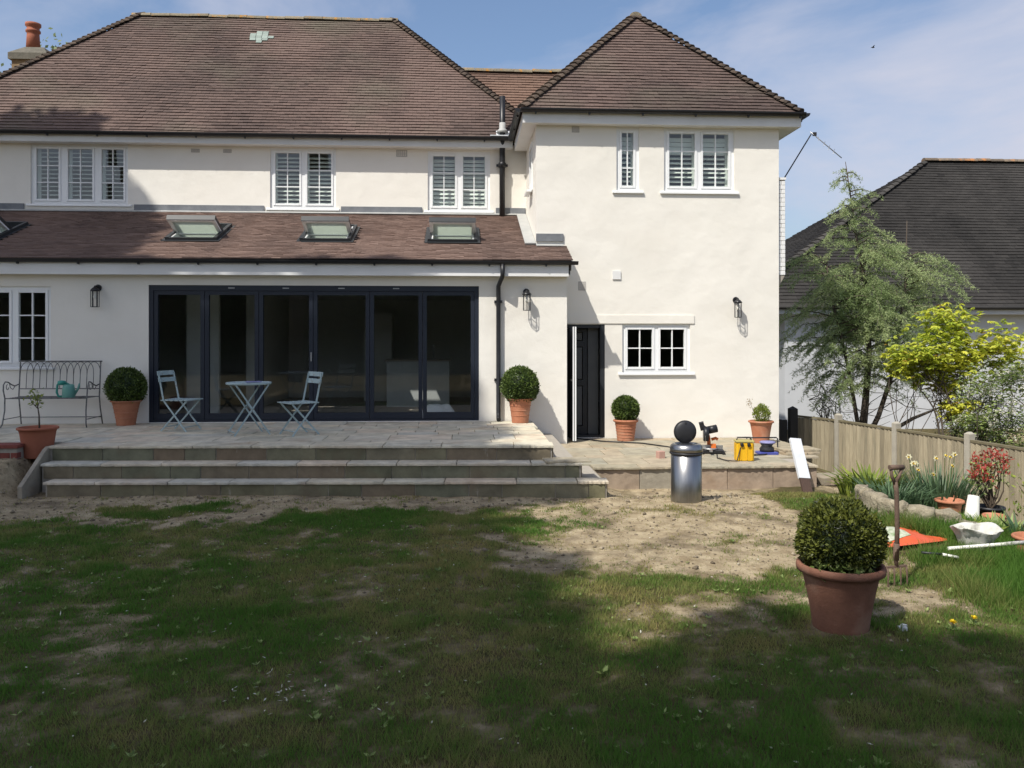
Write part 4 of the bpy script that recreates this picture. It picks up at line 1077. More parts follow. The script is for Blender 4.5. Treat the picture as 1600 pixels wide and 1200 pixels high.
M['box_leaf'] = leaf_mat('box_leaf', (0.024, 0.045, 0.010), (0.135, 0.195, 0.042), rough=0.4, trans=0.15)
M['box_leaf_dark'] = leaf_mat('yew_leaf', (0.018, 0.030, 0.008), (0.15, 0.165, 0.028), rough=0.45, trans=0.12)
M['cedar'] = leaf_mat('cedar_needles', (0.20, 0.275, 0.11), (0.49, 0.56, 0.28), rough=0.6, trans=0.45, spec=0.2)
M['acer'] = leaf_mat('acer_leaf', (0.34, 0.43, 0.05), (0.74, 0.72, 0.10), rough=0.5, trans=0.45)
M['acer_red'] = leaf_mat('acer_bronze', (0.22, 0.13, 0.02), (0.36, 0.22, 0.04), rough=0.5, trans=0.4)
M['shrub_leaf'] = leaf_mat('shrub_leaf', (0.11, 0.165, 0.04), (0.35, 0.43, 0.14), rough=0.5, trans=0.3)
M['blossom'] = leaf_mat('white_blossom', (0.50, 0.48, 0.38), (0.74, 0.72, 0.62), rough=0.6, trans=0.3)
M['pieris_red'] = leaf_mat('red_leaf', (0.36, 0.045, 0.035), (0.52, 0.12, 0.09), rough=0.45, trans=0.3)
M['daff_leaf'] = leaf_mat('daffodil_leaf', (0.05, 0.10, 0.045), (0.13, 0.20, 0.10), rough=0.45, trans=0.25)
M['daff_flower'] = leaf_mat('daffodil_flower', (0.72, 0.66, 0.34), (0.82, 0.80, 0.60), rough=0.5, trans=0.3)
M['bright_leaf'] = leaf_mat('bright_leaf', (0.09, 0.14, 0.02), (0.30, 0.35, 0.06), rough=0.45, trans=0.3)
M['tree_leaf'] = leaf_mat('tree_leaf', (0.03, 0.055, 0.012), (0.09, 0.13, 0.03), rough=0.5, trans=0.2)
M['spring_leaf'] = leaf_mat('spring_leaf', (0.10, 0.14, 0.05), (0.2, 0.25, 0.09), rough=0.5, trans=0.3)
M['grass'] = leaf_mat('grass_blade', (0.105, 0.215, 0.034), (0.36, 0.31, 0.12), rough=0.6, trans=0.5, spec=0.2)

def clipped_ball(parent, Rr, cz, n, leaf, mtl, seed, squash=1.0, shag=.03):
    rs = np.random.RandomState(seed)
    d = rand_dirs(n, rs)
    lump = 1 + shag * 2.2 * (fbm(d[:, 0] * 3 + 7, d[:, 1] * 3 + d[:, 2] * 2, seed) - .5) * 2
    r = Rr * lump * (1 - rs.rand(n) ** 2 * .14)
    stray = rs.rand(n) < .035; r = np.where(stray, Rr * lump * rs.uniform(1.0, 1.09, n), r)
    c = d * r[:, None] * np.array([1, 1, squash]) + np.array([0, 0, cz])
    ax = unit(d + rs.normal(size=(n, 3)) * .65 + np.array([0, 0, .25])); nn = rand_dirs(n, rs) + d * .5
    L = leaf * rs.uniform(.7, 1.3, n)
    V = diamonds(c, ax, nn, L, L * .5, .12)
    clump = fbm(d[:, 0] * 6 + 3, d[:, 1] * 6 + d[:, 2] * 5, seed + 5)
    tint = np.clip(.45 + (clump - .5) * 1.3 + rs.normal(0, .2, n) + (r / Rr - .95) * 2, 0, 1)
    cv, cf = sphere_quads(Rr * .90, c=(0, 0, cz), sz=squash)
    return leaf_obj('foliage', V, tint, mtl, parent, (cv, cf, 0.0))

def pot_parts(parent, rb, rt, h, mtl, rim=.035, bands=(), n=40, lip=.02):
    prof = [(0, 0), (rb, 0), (rb * 1.01, .01)]
    for t in (.2, .4, .6, .8):
        prof.append((rb + (rt - lip - rb) * (t ** 1.25), h * t))
    prof += [(rt - lip, h - rim - .004), (rt, h - rim), (rt + .004, h - rim * .5), (rt - .002, h - .004), (rt - .012, h), (rt - .028, h - .006), (rt - .034, h - .05), (rb * .9, h - .06)]
    mb = MB(); mb.lathe(prof, n); p = mb.build('pot', mtl, parent)
    for z in bands:
        t = z / h; r = rb + (rt - lip - rb) * t ** 1.25
        q = MB(); q.lathe([(r - .004, z - .008), (r + .005, z - .004), (r + .005, z + .004), (r - .004, z + .008)], n); q.build('band', mtl, p)
    mb = MB(); mb.lathe([(0, h - .035), (rt - .05, h - .045), (rt - .032, h - .05)], 24); mb.build('soil', M['soil'], parent)
    return p

def potted_ball(loc, rb, rt, h, Rr, cz, n, leaf, label, mtl=None, lm=None, seed=1, bands=(), squash=1.0, rim=.035, shag=.03):
    e = empty('potted_topiary', loc); tag(e, label, 'potted plant')
    pot_parts(e, rb, rt, h, mtl or M['terracotta'], bands=bands, rim=rim)
    st = MB(); st.tube([(0, 0, h - .06), (.01, 0, h + .08), (0, 0, cz)], [.022, .018, .012], 8); st.build('stem', M['bark'], e)
    clipped_ball(e, Rr, cz, n, leaf, lm or M['box_leaf'], seed, squash, shag)
    return e
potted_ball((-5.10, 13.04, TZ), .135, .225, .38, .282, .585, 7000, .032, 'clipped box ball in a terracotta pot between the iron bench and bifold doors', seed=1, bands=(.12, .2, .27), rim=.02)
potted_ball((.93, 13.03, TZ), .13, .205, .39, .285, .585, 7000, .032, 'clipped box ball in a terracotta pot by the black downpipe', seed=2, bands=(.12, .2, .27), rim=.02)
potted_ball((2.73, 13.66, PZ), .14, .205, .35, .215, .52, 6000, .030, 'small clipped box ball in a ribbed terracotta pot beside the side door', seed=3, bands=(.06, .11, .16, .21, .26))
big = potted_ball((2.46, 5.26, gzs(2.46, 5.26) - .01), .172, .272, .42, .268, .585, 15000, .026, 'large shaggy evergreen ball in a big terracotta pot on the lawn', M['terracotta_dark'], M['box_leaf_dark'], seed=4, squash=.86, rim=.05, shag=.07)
# a few self-sown shoots hanging over the big pot's rim
rs = np.random.RandomState(8); n = 340
a = rs.uniform(3.4, 5.2, n); r = rs.uniform(.1, .24, n); c = np.stack([np.cos(a) * r, np.sin(a) * r, .36 + rs.rand(n) * .10], 1)
leaf_obj('weeds', diamonds(c, rand_dirs(n, rs) + [0, 0, .4], rand_dirs(n, rs) + [0, 0, 1.0], .05, .028), rs.rand(n), M['shrub_leaf'], big)

def sapling_pot(loc):
    e = empty('potted_sapling', loc); tag(e, 'thin yellow-green sapling in a red terracotta pot at the left terrace end', 'potted plant')
    pot_parts(e, .165, .235, .38, M['terracotta_red'], rim=.03)
    mb = MB(); mb.tube([(.02, 0, .33), (.015, 0, .52), (.0, .0, .62), (-.01, 0, .78)], [.011, .009, .007, .003], 6); mb.tube([(.005, 0, .6), (-.06, .02, .66), (-.12, .03, .74)], [.006, .005, .002], 6); mb.tube([(.0, 0, .64), (.05, .0, .74)], [.005, .002], 6)
    mb.build('stem', M['twig'], e)
    rs = np.random.RandomState(3); n = 90; k = rs.rand(n); c = np.stack([-.03 + rs.normal(0, .055, n), rs.normal(0, .04, n), .74 + rs.normal(0, .055, n)], 1)
    leaf_obj('foliage', diamonds(c, rand_dirs(n, rs), rand_dirs(n, rs), .05, .022), rs.rand(n), M['bright_leaf'], e)
sapling_pot((-5.28, 10.75, TZ - .16))
def small_pot(loc):
    e = empty('potted_shrub', loc); tag(e, 'small loose green shrub in a terracotta pot at the right end of the patio', 'potted plant')
    pot_parts(e, .125, .20, .36, M['terracotta'], rim=.03)
    rs = np.random.RandomState(31); n = 1100; d = rand_dirs(n, rs); c = d * (.13 * rs.rand(n) ** .4)[:, None] * [1, 1, 1.15] + [.01, 0, .47]
    leaf_obj('foliage', diamonds(c, d + rand_dirs(n, rs) * .6 + [0, 0, .5], rand_dirs(n, rs), .035, .017), np.clip(.55 + rs.normal(0, .25, n), 0, 1), M['bright_leaf'], e)
    mb = MB(); mb.tube([(-.05, 0, .33), (-.12, 0, .5), (-.17, 0, .62), (-.20, .0, .70)], [.005, .004, .003, .002], 5); mb.build('stem', M['twig'], e)
    n = 60; c = np.stack([-.19 + rs.normal(0, .025, n), rs.normal(0, .02, n), .64 + rs.normal(0, .04, n)], 1)
    leaf_obj('seed_head', diamonds(c, rand_dirs(n, rs), rand_dirs(n, rs), .022, .012), rs.rand(n) * .4, M['acer_red'], e)
small_pot((4.86, 13.22, PZ))

# ------------------------------------------------------------------ wall lanterns
def lantern(x, Y, z, label):
    e = empty('wall_lantern', (x, Y, z)); tag(e, label, 'wall light', 'black wall lanterns')
    k = M['black_plastic']
    mb = MB(); mb.tube([(0, -.002, .05), (0, -.022, .05)], .052, 16); mb.build('back_plate', k, e)
    mb = MB(); mb.tube([(0, -.02, .05), (0, -.07, .075), (0, -.125, .07)], .012, 8); mb.build('arm', k, e)
    mb = MB(); mb.lathe([(.075, -.005), (.072, .01), (.045, .04), (.02, .055), (.012, .075), (0, .08)], 6, (0, -.13, 0)); mb.build('roof_cap', k, e)
    mb = MB()
    for i in range(6):
        a = math.pi / 3 * i + .3; p = (.06 * math.cos(a), -.13 + .06 * math.sin(a))
        mb.bar((*p, -.25), (*p, 0), .008)
    for zz in (-.25, -.004):
        for i in range(6):
            a, b = math.pi / 3 * i + .3, math.pi / 3 * (i + 1) + .3
            mb.bar((.06 * math.cos(a), -.13 + .06 * math.sin(a), zz), (.06 * math.cos(b), -.13 + .06 * math.sin(b), zz), .008)
    mb.build('cage', k, e)
    mb = MB(); mb.lathe([(.046, -.24), (.046, -.005)], 12, (0, -.13, 0)); mb.build('glass', M['lens'], e)
    mb = MB(); mb.lathe([(0, -.13), (.02, -.12), (.026, -.09), (.014, -.05), (.012, -.01)], 10, (0, -.13, 0)); mb.build('bulb', M['white_plastic'], e)
lantern(-5.64, YE, 2.60, 'black wall lantern between the left window and bifold doors')
lantern(1.05, YE, 2.56, 'black wall lantern above the box ball by the downpipe')
lantern(4.70, YT, 2.47, 'black wall lantern on the sunlit white wing wall')

# ------------------------------------------------------------------ terrace furniture
def bistro_chair(loc, rz, label):
    e = empty('bistro_chair', loc, rz); tag(e, label, 'folding chair', 'pale blue bistro chairs'); m = M['pale_blue']
    for s in (-1, 1):
        mb = MB(); mb.bar((s * .19, -.20, 0), (s * .19, .155, .44), .022, .010, (1, 0, 0)); mb.bar((s * .19, .155, .44), (s * .185, .24, .84), .022, .010, (1, 0, 0)); mb.build('back_leg', m, e)
        mb = MB(); mb.bar((s * .172, .21, 0), (s * .172, -.19, .43), .022, .010, (1, 0, 0)); mb.build('front_leg', m, e)
    for y in (-.20, -.125, -.05, .025, .10, .165):
        mb = MB(); mb.box(-.205, .205, y - .027, y + .027, .435 + .01 * abs(y + .02), .449 + .01 * abs(y + .02)); mb.build('seat_slat', m, e)
    for z0, y in ((.70, .212), (.795, .233)):
        mb = MB(); mb.prism([(-.20, 0), (-.1, .018), (.1, .018), (.2, 0), (.2, .012), (.1, .03), (-.1, .03), (-.2, .012)], (0, y, z0), (1, 0, 0), (0, 1, 0), (0, .2, 1), .062); mb.build('back_slat', m, e)
    mb = MB(); mb.tube([(-.19, -.155, .06), (.19, -.155, .06)], .007, 6); mb.tube([(-.17, .165, .06), (.17, .165, .06)], .007, 6); mb.build('stretcher', m, e)
bistro_chair((-4.02, 12.25, TZ), R(76), 'pale blue folding chair left of the bistro table, facing right')
bistro_chair((-2.22, 11.62, TZ), R(-52), 'pale blue folding chair right of the bistro table, facing left')
def bistro_table(loc, rz):
    e = empty('bistro_table', loc, rz); tag(e, 'round pale blue folding bistro table between two chairs', 'table'); m = M['pale_blue']
    mb = MB(); mb.lathe([(0, .695), (.285, .695), (.30, .688), (.305, .70), (.305, .715), (.297, .718), (.28, .708), (0, .708)], 40); mb.build('table_top', m, e)
    for s, t in ((-.20, -1), (.20, 1)):
        for d in (-1, 1):
            mb = MB(); mb.bar((d * .24, s + .0 * d, 0), (-d * .22, s, .69), .02, .012, (0, 1, 0)); mb.build('leg', m, e)
    mb = MB(); mb.tube([(.24, -.2, .05), (.24, .2, .05)], .007, 6); mb.tube([(-.24, -.2, .05), (-.24, .2, .05)], .007, 6); mb.build('stretcher', m, e)
    mb = MB(); mb.bar((.1, -.2, .2), (.02, .2, .42), .012, .008); mb.build('brace', m, e)
bistro_table((-2.93, 11.72, TZ), R(28))
mb = MB(); mb.bbox(-.10, .10, -.07, .07, 0, .012, .003); o = mb.build('magazine', M['lilac']); o.location = (-2.86, 11.70, TZ + .719); o.rotation_euler = (0, 0, .4); tag(o, 'flat magazine lying on the bistro table', 'magazine')

def bench(loc):
    e = empty('garden_bench', loc); tag(e, 'rusting wrought iron garden bench with interlaced arch back', 'bench'); m = M['iron']
    W = .60
    for s in (-1, 1):
        mb = MB(); mb.tube([(s * .62, -.27, .0), (s * .60, -.25, .05), (s * .585, -.215, .25), (s * .59, -.20, .43), (s * .605, -.215, .55), (s * .61, -.20, .63), (s * .605, -.16, .675), (s * .60, -.09, .665), (s * .60, 0, .625), (s * .60, .1, .60), (s * .60, .2, .62)], .010, 7)
        mb.build('arm_leg', m, e)
        mb = MB(); mb.tube([(s * .61, .30, 0), (s * .60, .24, .25), (s * .60, .21, .43), (s * .60, .24, .75), (s * .60, .26, .97)], .010, 7); mb.build('back_leg', m, e)
        pts = []
        for k in range(18):
            a = k / 17 * 4.6; r = .052 * (1 - k / 24); pts.append((s * .60, -.10 + r * math.cos(a + 1.8), .585 + r * math.sin(a + 1.8)))
        mb = MB(); mb.tube(pts, .006, 5); mb.tube([(s * .6, -.06, .655), (s * .6, -.03, .58), (s * .6, .04, .55), (s * .6, .09, .59)], .006, 5); mb.build('scroll', m, e)
    def back(x, z): return (x, .21 + (z - .43) * .095, z)
    mb = MB(); mb.tube([back(-.62, .97), back(.62, .97)], .010, 7); mb.tube([back(-.6, .55), back(.6, .55)], .008, 6); mb.build('back_rail', m, e)
    n = 12; s = 2 * W / n
    for i in range(n - 1):
        x = -W + s * (i + .5) + s * .5; mb = MB()
        pts = [back(x - s, .56), back(x - s, .76)] + [back(x - s * math.cos(math.pi * k / 10), .76 + .20 * math.sin(math.pi * k / 10) ** .8) for k in range(1, 10)] + [back(x + s, .76), back(x + s, .56)]
        if i in (0,): pts = pts
        mb.tube(pts, .0055, 5); mb.build('arch', m, e)
    for y, z in ((-.20, .43), (.21, .43)):
        mb = MB(); mb.tube([(-.59, y, z), (.59, y, z)], .009, 6); mb.build('seat_rail', m, e)
    for k in range(5):
        y = -.14 + k * .07; mb = MB(); mb.box(-.585, .585, y - .012, y + .012, .427, .433); mb.build('seat_slat', m, e)
    mb = MB(); mb.tube([(-.6, .27, .11), (.6, .27, .11)], .007, 6); mb.tube([(-.6, -.23, .12), (-.6, .27, .12)], .007, 6); mb.tube([(.6, -.23, .12), (.6, .27, .12)], .007, 6); mb.build('stretcher', m, e)
bench((-6.16, 12.98, TZ))
e = empty('watering_can', (-5.92, 12.88, TZ + .434), R(8)); tag(e, 'turquoise plastic watering can standing on the iron bench', 'watering can')
mb = MB(); mb.lathe([(0, 0), (.085, 0), (.09, .01), (.088, .12), (.075, .19), (.065, .20), (.06, .19), (0, .12)], 20, (.04, 0, 0)); mb.build('body', M['turquoise_pale'], e)
mb = MB(); mb.tube([(-.02, 0, .02), (-.10, 0, .02), (-.125, 0, .08), (-.115, 0, .19), (-.08, 0, .235), (0, 0, .22), (.05, 0, .19)], .017, 8); mb.build('handle', M['turquoise'], e)
mb = MB(); mb.lathe([(.0, 0), (.05, 0), (.06, .03), (.055, .06), (0, .07)], 14, (-.055, 0, .19)); mb.build('filler', M['turquoise'], e)
mb = MB(); mb.tube([(.12, 0, .05), (.17, 0, .13), (.19, 0, .21)], [.022, .016, .013], 8); mb.build('spout', M['turquoise_pale'], e)

# low red brick wall at the far left
e = empty('brick_wall', (-6.2, 10.55, .33)); tag(e, 'low dark red brick wall edging the terrace on the left', 'wall')
mb = MB(); mb.box(-1.5, .82, -.10, .10, -.25, .20); mb.build('mortar_core', M['mortar'], e)
z = -.22; k = 0
brick_me = {}
while z < .13:
    x = -1.5 - (k % 2) * .11
    while x < .80:
        a, b = max(x, -1.5), min(x + .215, .825); w = round(b - a, 3)
        if w > .04:
            if w not in brick_me:
                q = MB(); q.bbox(0, w, 0, .10, 0, .065, .004); brick_me[w] = q.mesh('brick', M['red_brick'])
            o = link('brick', brick_me[w], e); o.location = (a, -.108 + random.uniform(-.003, .003), z)
        x += .225
    z += .075; k += 1
for i in range(3):
    q = MB(); q.bbox(-1.52 + i * .79, -1.52 + i * .79 + .78, -.125, .12, .201, .245, .006); q.build('coping_slab', M['red_brick'], e)

# ------------------------------------------------------------------ patio clutter
def loose_slab(loc, w, d, h, rz, label, mtl='paving_buff', rx=0.0):
    me = slab_mesh('loose_slab', w, d, h, M[mtl], True, random.Random(int(loc[0] * 100)))
    o = link('loose_slab', me); o.location = loc; o.rotation_euler = (rx, 0, rz); tag(o, label, 'slab'); return o
loose_slab((1.02, 9.98, T2 + .002), .56, .33, .022, R(2), 'thin grey slab lying loose on the right end of the middle step')
rag = cloth_heap('paper_scrap', (1.30, 11.9, PZ), .10, .13, .16, M['sheet'], 9); tag(rag, 'crumpled white scrap on the patio beside the terrace edge', 'scrap')
mb = MB(); mb.bbox(-.05, .05, -.045, .045, 0, .10, .005); o = mb.build('loose_brick', mat('pink_brick', (.40, .24, .19), (.46, .29, .23), rough=.9)); o.location = (2.82, 11.62, PZ); o.rotation_euler = (0, 0, .3); tag(o, 'half brick standing on the patio left of the steel bin', 'brick')

e = empty('pedal_bin', (2.57, 9.36, gzs(2.57, 9.36) - .01)); tag(e, 'tall brushed steel bin with its round black lid tipped open', 'bin')
mb = MB(); mb.lathe([(0, 0), (.172, 0), (.174, .01), (.174, .545), (.16, .55)], 48); mb.build('body', M['steel'], e)
mb = MB(); mb.lathe([(.178, -.008), (.19, 0), (.19, .016), (.178, .022)], 48, (0, 0, .545)); mb.tube([(.19, 0, .55), (.205, 0, .53)], .008, 6); mb.build('band', M['lid_black'], e)
mb = MB(); mb.lathe([(.186, .568), (.186, .60), (.178, .635), (.155, .655), (.132, .66), (.13, .64), (.13, .6), (.1, .5), (0, .5)], 48); mb.build('collar', M['steel'], e)
mb = MB(); mb.tube([(0, .06, .785), (0, .045, .785)], .131, 36); mb.tube([(0, .045, .785), (0, .030, .785), (0, .018, .785), (0, .012, .785)], [.128, .112, .075, .03], 36); mb.tube([(0, .04, .885), (0, .018, .885)], .012, 10); mb.build('lid', M['lid_black'], e)

e = empty('mitre_saw', (3.66, 12.05, PZ), R(-12)); tag(e, 'orange and black mitre saw standing on the patio', 'mitre saw')
k = M['black_plastic']
mb = MB(); mb.bbox(-.26, .20, -.09, .09, .015, .06, .008)
for x, y in ((-.25, -.12), (-.25, .12), (.19, -.12), (.19, .12)): mb.box(x - .02, x + .02, y - .03, y + .03, 0, .03)
mb.bar((-.25, -.12, .03), (-.25, .12, .03), .03); mb.bar((.19, -.12, .03), (.19, .12, .03), .03); mb.build('base', k, e)
mb = MB(); mb.lathe([(0, .062), (.11, .062), (.115, .07), (.115, .082), (0, .084)], 24); mb.box(-.02, .02, -.24, -.08, .05, .075); mb.build('turntable', M['grey_metal'], e)
mb = MB(); mb.box(-.25, .19, .02, .045, .062, .12); mb.build('guide_fence', M['grey_metal'], e)
mb = MB(); mb.bar((0, .12, .05), (-.01, .10, .22), .07, .05, (1, 0, 0)); mb.bar((-.01, .10, .22), (-.06, -.02, .33), .05, .05, (1, 0, 0)); mb.build('arm', M['orange'], e)
mb = MB(); mb.tube([(-.075, -.035, .255), (-.071, -.035, .255)], .105, 28); mb.build('blade', M['grey_metal'], e)
mb = MB(); mb.tube([(-.095, -.03, .29), (-.02, -.03, .29)], .11, 18); mb.bar((-.10, -.03, .35), (-.13, -.05, .46), .07, .07, (1, 0, 0)); mb.build('blade_guard', k, e)
mb = MB(); mb.tube([(-.02, -.02, .345), (.10, .0, .37)], .058, 16); mb.bar((-.13, -.06, .43), (-.06, -.07, .38), .035); mb.build('motor', k, e)
mb = MB(); mb.tube([(.03, .05, .2), (.09, .06, .22), (.12, .05, .2)], .022, 8); mb.obox((.05, -.02, .11), (.07, .05, .07)); mb.build('knob', M['orange'], e)

e = empty('site_transformer', (3.92, 11.32, PZ), R(-6)); tag(e, 'yellow box-shaped site transformer with dark sockets on the patio', 'transformer')
mb = MB(); mb.bbox(-.12, .12, -.09, .09, .01, .26, .018); mb.build('case', M['yellow'], e)
for x in (-.06, .02, .09):
    q = MB(); q.box(x - .006, x + .006, -.096, -.088, .02, .24); q.build('rib', M['yellow'], e)
mb = MB(); mb.bbox(-.125, .125, -.095, .095, .262, .285, .008); mb.build('top', mat('dusty_yellow', (.42, .36, .12), (.36, .31, .12), rough=.8), e)
for x in (-.05, .045):
    q = MB(); q.tube([(x, -.085, .235), (x, -.12, .225)], .024, 12); q.build('socket', M['lid_black'], e)
mb = MB(); mb.tube([(-.1, 0, .28), (-.09, 0, .32), (.09, 0, .32), (.1, 0, .28)], .01, 8); mb.build('handle', M['lid_black'], e)

e = empty('dust_extractor', (4.50, 11.95, PZ)); tag(e, 'low blue and black tool with lilac top beside the small potted shrub', 'power tool')
mb = MB(); mb.bbox(-.16, .12, -.11, .11, 0, .035, .01); mb.build('base', M['blue'], e)
mb = MB(); mb.lathe([(.0, .036), (.10, .036), (.105, .08), (.075, .12), (.095, .15), (0, .152)], 20, (-.02, 0, 0)); mb.build('body', M['lid_black'], e)
mb = MB(); mb.lathe([(0, .153), (.10, .153), (.12, .17), (.10, .185), (0, .19)], 20, (-.01, 0, 0)); mb.build('top', M['lilac'], e)
e = empty('saw_stand', (4.28, 11.95, PZ)); tag(e, 'folded black tubular stand around the blue power tool', 'stand'); 
mb = MB(); mb.tube([(.0, .15, .0), (.0, .15, .20), (.02, .15, .22), (.40, .15, .22), (.42, .15, .20), (.42, .15, .03), (.40, .12, .012), (.1, -.16, .012), (-.05, -.19, .012), (-.14, -.17, .012), (-.02, -.06, .14)], .010, 7); mb.build('frame', k, e)
mb = MB(); mb.tube([(-.36, -.28, .012), (-.30, -.2, .012), (-.22, -.05, .13), (-.20, 0, .2)], .008, 6); mb.tube([(.0, .12, 0), (-.06, .12, .22)], .009, 6); mb.build('leg', k, e)

mb = MB(); mb.tube([(1.95, 13.9, PZ + .012), (2.3, 13.5, PZ + .012), (2.55, 13.36, PZ + .012), (2.9, 13.2, PZ + .012), (3.2, 12.75, PZ + .012), (3.35, 12.4, PZ + .012), (3.5, 12.2, PZ + .02)], .011, 6)
tag(mb.build('extension_cable', k), 'black extension cable running from the side door to the mitre saw', 'cable')
mb = MB(); mb.tube([(3.72, 11.9, PZ + .012), (3.6, 11.5, PZ + .012), (3.66, 11.25, PZ + .012), (3.78, 11.2, PZ + .012), (3.85, 11.24, PZ + .2)], .008, 6)
tag(mb.build('power_lead', k), 'thin dark lead looping from the saw to the yellow transformer', 'cable')

# leaning board: brown plank with a white sleeve
e = empty('leaning_board', (4.40, 10.3, gzs(4.4, 10.3) - .02)); tag(e, 'white sleeved brown board leaning against the right patio corner', 'board')
lean = (Vector((.02, .45, .62))).normalized(); a = Vector((0, 0, 0)); Lb = 0.80
mb = MB(); mb.bar(a, a + lean * Lb, .13, .03, (.1, -.8, .6)); mb.build('plank', M['brown_board'], e)
mb = MB(); mb.bar(a + lean * .24, a + lean * (Lb + .02), .15, .042, (.1, -.8, .6)); mb.build('sleeve', M['sheet'], e)
loose_slab((4.72, 11.75, PZ + .002), .52, .40, .035, R(12), 'lower of two pinkish slabs stacked on the right patio edge')
loose_slab((4.70, 11.82, PZ + .039), .56, .40, .035, R(5), 'upper of two pinkish slabs stacked on the right patio edge')
loose_slab((4.92, 11.0, gzs(5.1, 11.1) + .02), .5, .42, .10, R(8), 'thick rough slab on the ground outside the right patio corner', 'riser_warm')

# gate and fence
e = empty('side_gate', (5.86, 15.3, -.1)); tag(e, 'black timber gate and thick post between the wing and the fence', 'gate')
for i in range(6):
    mb = MB(); mb.box(-.36 + i * .105, -.36 + i * .105 + .10, -.01, .012, -.35, .47 - i * .008); mb.build('board', M['gate'], e)
mb = MB(); mb.box(.30, .44, -.08, .06, -.5, .64); mb.add([(.30, -.08, .64), (.44, -.08, .64), (.44, .06, .64), (.30, .06, .64), (.37, -.01, .69)], [(0, 1, 4), (1, 2, 4), (2, 3, 4), (3, 0, 4)]); mb.build('post', M['gate'], e)
fence = empty('garden_fence', (6.8, 14.6, -.65)); tag(fence, 'weathered board fence with pale concrete posts along the right boundary', 'fence')
posts = [(6.30, 15.72), (6.79, 14.60), (7.08, 13.14), (7.36, 11.63), (7.62, 10.12), (7.88, 8.62), (8.14, 7.12), (8.40, 5.62)]
bcache = {}
for i, (px, py) in enumerate(posts):
    if i:
        g0 = gzs(px, py)
        mb = MB(); mb.box(-.05, .05, -.05, .05, -.3, 1.13); mb.add([(-.05, -.05, 1.13), (.05, -.05, 1.13), (.05, .05, 1.13), (-.05, .05, 1.13), (-.03, 0, 1.16), (.03, 0, 1.16)], [(0, 1, 5, 4), (1, 2, 5), (2, 3, 4, 5), (3, 0, 4)])
        o = mb.build('post', M['post'], fence, True); o.location = (px, py, -.65); o.rotation_euler = (0, 0, R(10))
    if i == len(posts) - 1: break
    a, b = Vector((*posts[i], 0)), Vector((*posts[i + 1], 0)); d = b - a; L = d.length; d.normalize(); ang = math.atan2(d.y, d.x)
    n = int((L - .1) / .098)
    top = .37
    for j in range(n):
        p = a + d * (.055 + j * .098)
        h = 1.0 + random.uniform(-.004, .004)
        kk = 'b'
        if kk not in bcache:
            q = MB(); q.prism([(0, -.004), (.094, 0), (.094, -.010), (.012, -.032), (0, -.030)], (0, 0, 0), (1, 0, 0), (0, 1, 0), (0, 0, 1), 1.0); bcache[kk] = q.mesh('board', M['fence'])
        o = link('board', bcache[kk], fence, True); o.location = (p.x, p.y, top - 1.01 + random.uniform(-.004, .004)); o.rotation_euler = (0, R(random.uniform(-.3, .3)), ang + R(random.uniform(-3, 3)))
    for z in (-.45, .05):
        q = MB(); q.bar(a + d * .05 + Vector((d.y, -d.x, 0)) * -.04 + Vector((0, 0, z)), b - d * .05 + Vector((d.y, -d.x, 0)) * -.04 + Vector((0, 0, z)), .04, .06); q.build('rail', M['fence_rail'], fence, True)
    q = MB(); q.bar(a + d * .05 + Vector((0, 0, top + .012)), b - d * .05 + Vector((0, 0, top + .012)), .075, .032); q.build('capping', M['fence_rail'], fence, True)

# ------------------------------------------------------------------ neighbouring house
nb = empty('neighbour_house', (13, 23, -.6)); tag(nb, 'neighbouring white house with dark grey hipped roof beyond the fence', 'house')
NX0, NYF, NZE = 7.9, 22.4, 2.72
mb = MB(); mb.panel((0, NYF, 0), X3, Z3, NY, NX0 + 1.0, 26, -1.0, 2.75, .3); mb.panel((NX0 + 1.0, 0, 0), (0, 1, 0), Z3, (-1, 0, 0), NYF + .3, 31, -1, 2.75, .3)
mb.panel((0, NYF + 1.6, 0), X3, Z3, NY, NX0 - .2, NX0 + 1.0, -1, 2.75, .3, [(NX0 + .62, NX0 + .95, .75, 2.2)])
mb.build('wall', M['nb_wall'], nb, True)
mb = MB(); mb.panel((0, NYF + 1.57, 0), X3, Z3, NY, NX0 + .60, NX0 + .97, .72, 2.23, .06, [(NX0 + .66, NX0 + .91, .80, 2.16)]); mb.box(NX0 + .56, NX0 + 1.0, NYF + 1.5, NYF + 1.6, .64, .70); nw = mb.build('window', M['upvc'], nb, True)
mb = MB(); mb.add([(NX0 + .66, NYF + 1.6, .8), (NX0 + .91, NYF + 1.6, .8), (NX0 + .91, NYF + 1.6, 2.16), (NX0 + .66, NYF + 1.6, 2.16)], [(0, 1, 2, 3)]); mb.build('pane', M['glass'], nw)
x0, x1, y0, yb, xr, yr, zr = 7.25, 27.0, 22.0, 31.5, 15.4, 26.6, 7.72
mb = MB(); d = -.03
mb.add([(x0, y0, NZE + d), (x1, y0, NZE + d), (x1, yb, NZE + d), (x0, yb, NZE + d), (xr, yr, zr + d), (x1, yr, zr + d)], [(0, 1, 5, 4), (2, 3, 4, 5), (3, 0, 4), (1, 2, 5)])
nr = mb.build('roof', M['deck'], nb, True)
Vn = Vector((0, yr - y0, zr - NZE)); Ln = Vn.length
tiles('roof_tiles', (x0, y0, NZE), X3, Vn, lambda u, v: u >= (xr - x0) * v / Ln - .05, 0, 13.5, Ln, .24, .135, M['tile_grey'], nr, seed=51, lift=.022)
Vs = Vector((xr - x0, 0, zr - NZE)); Ls = Vs.length
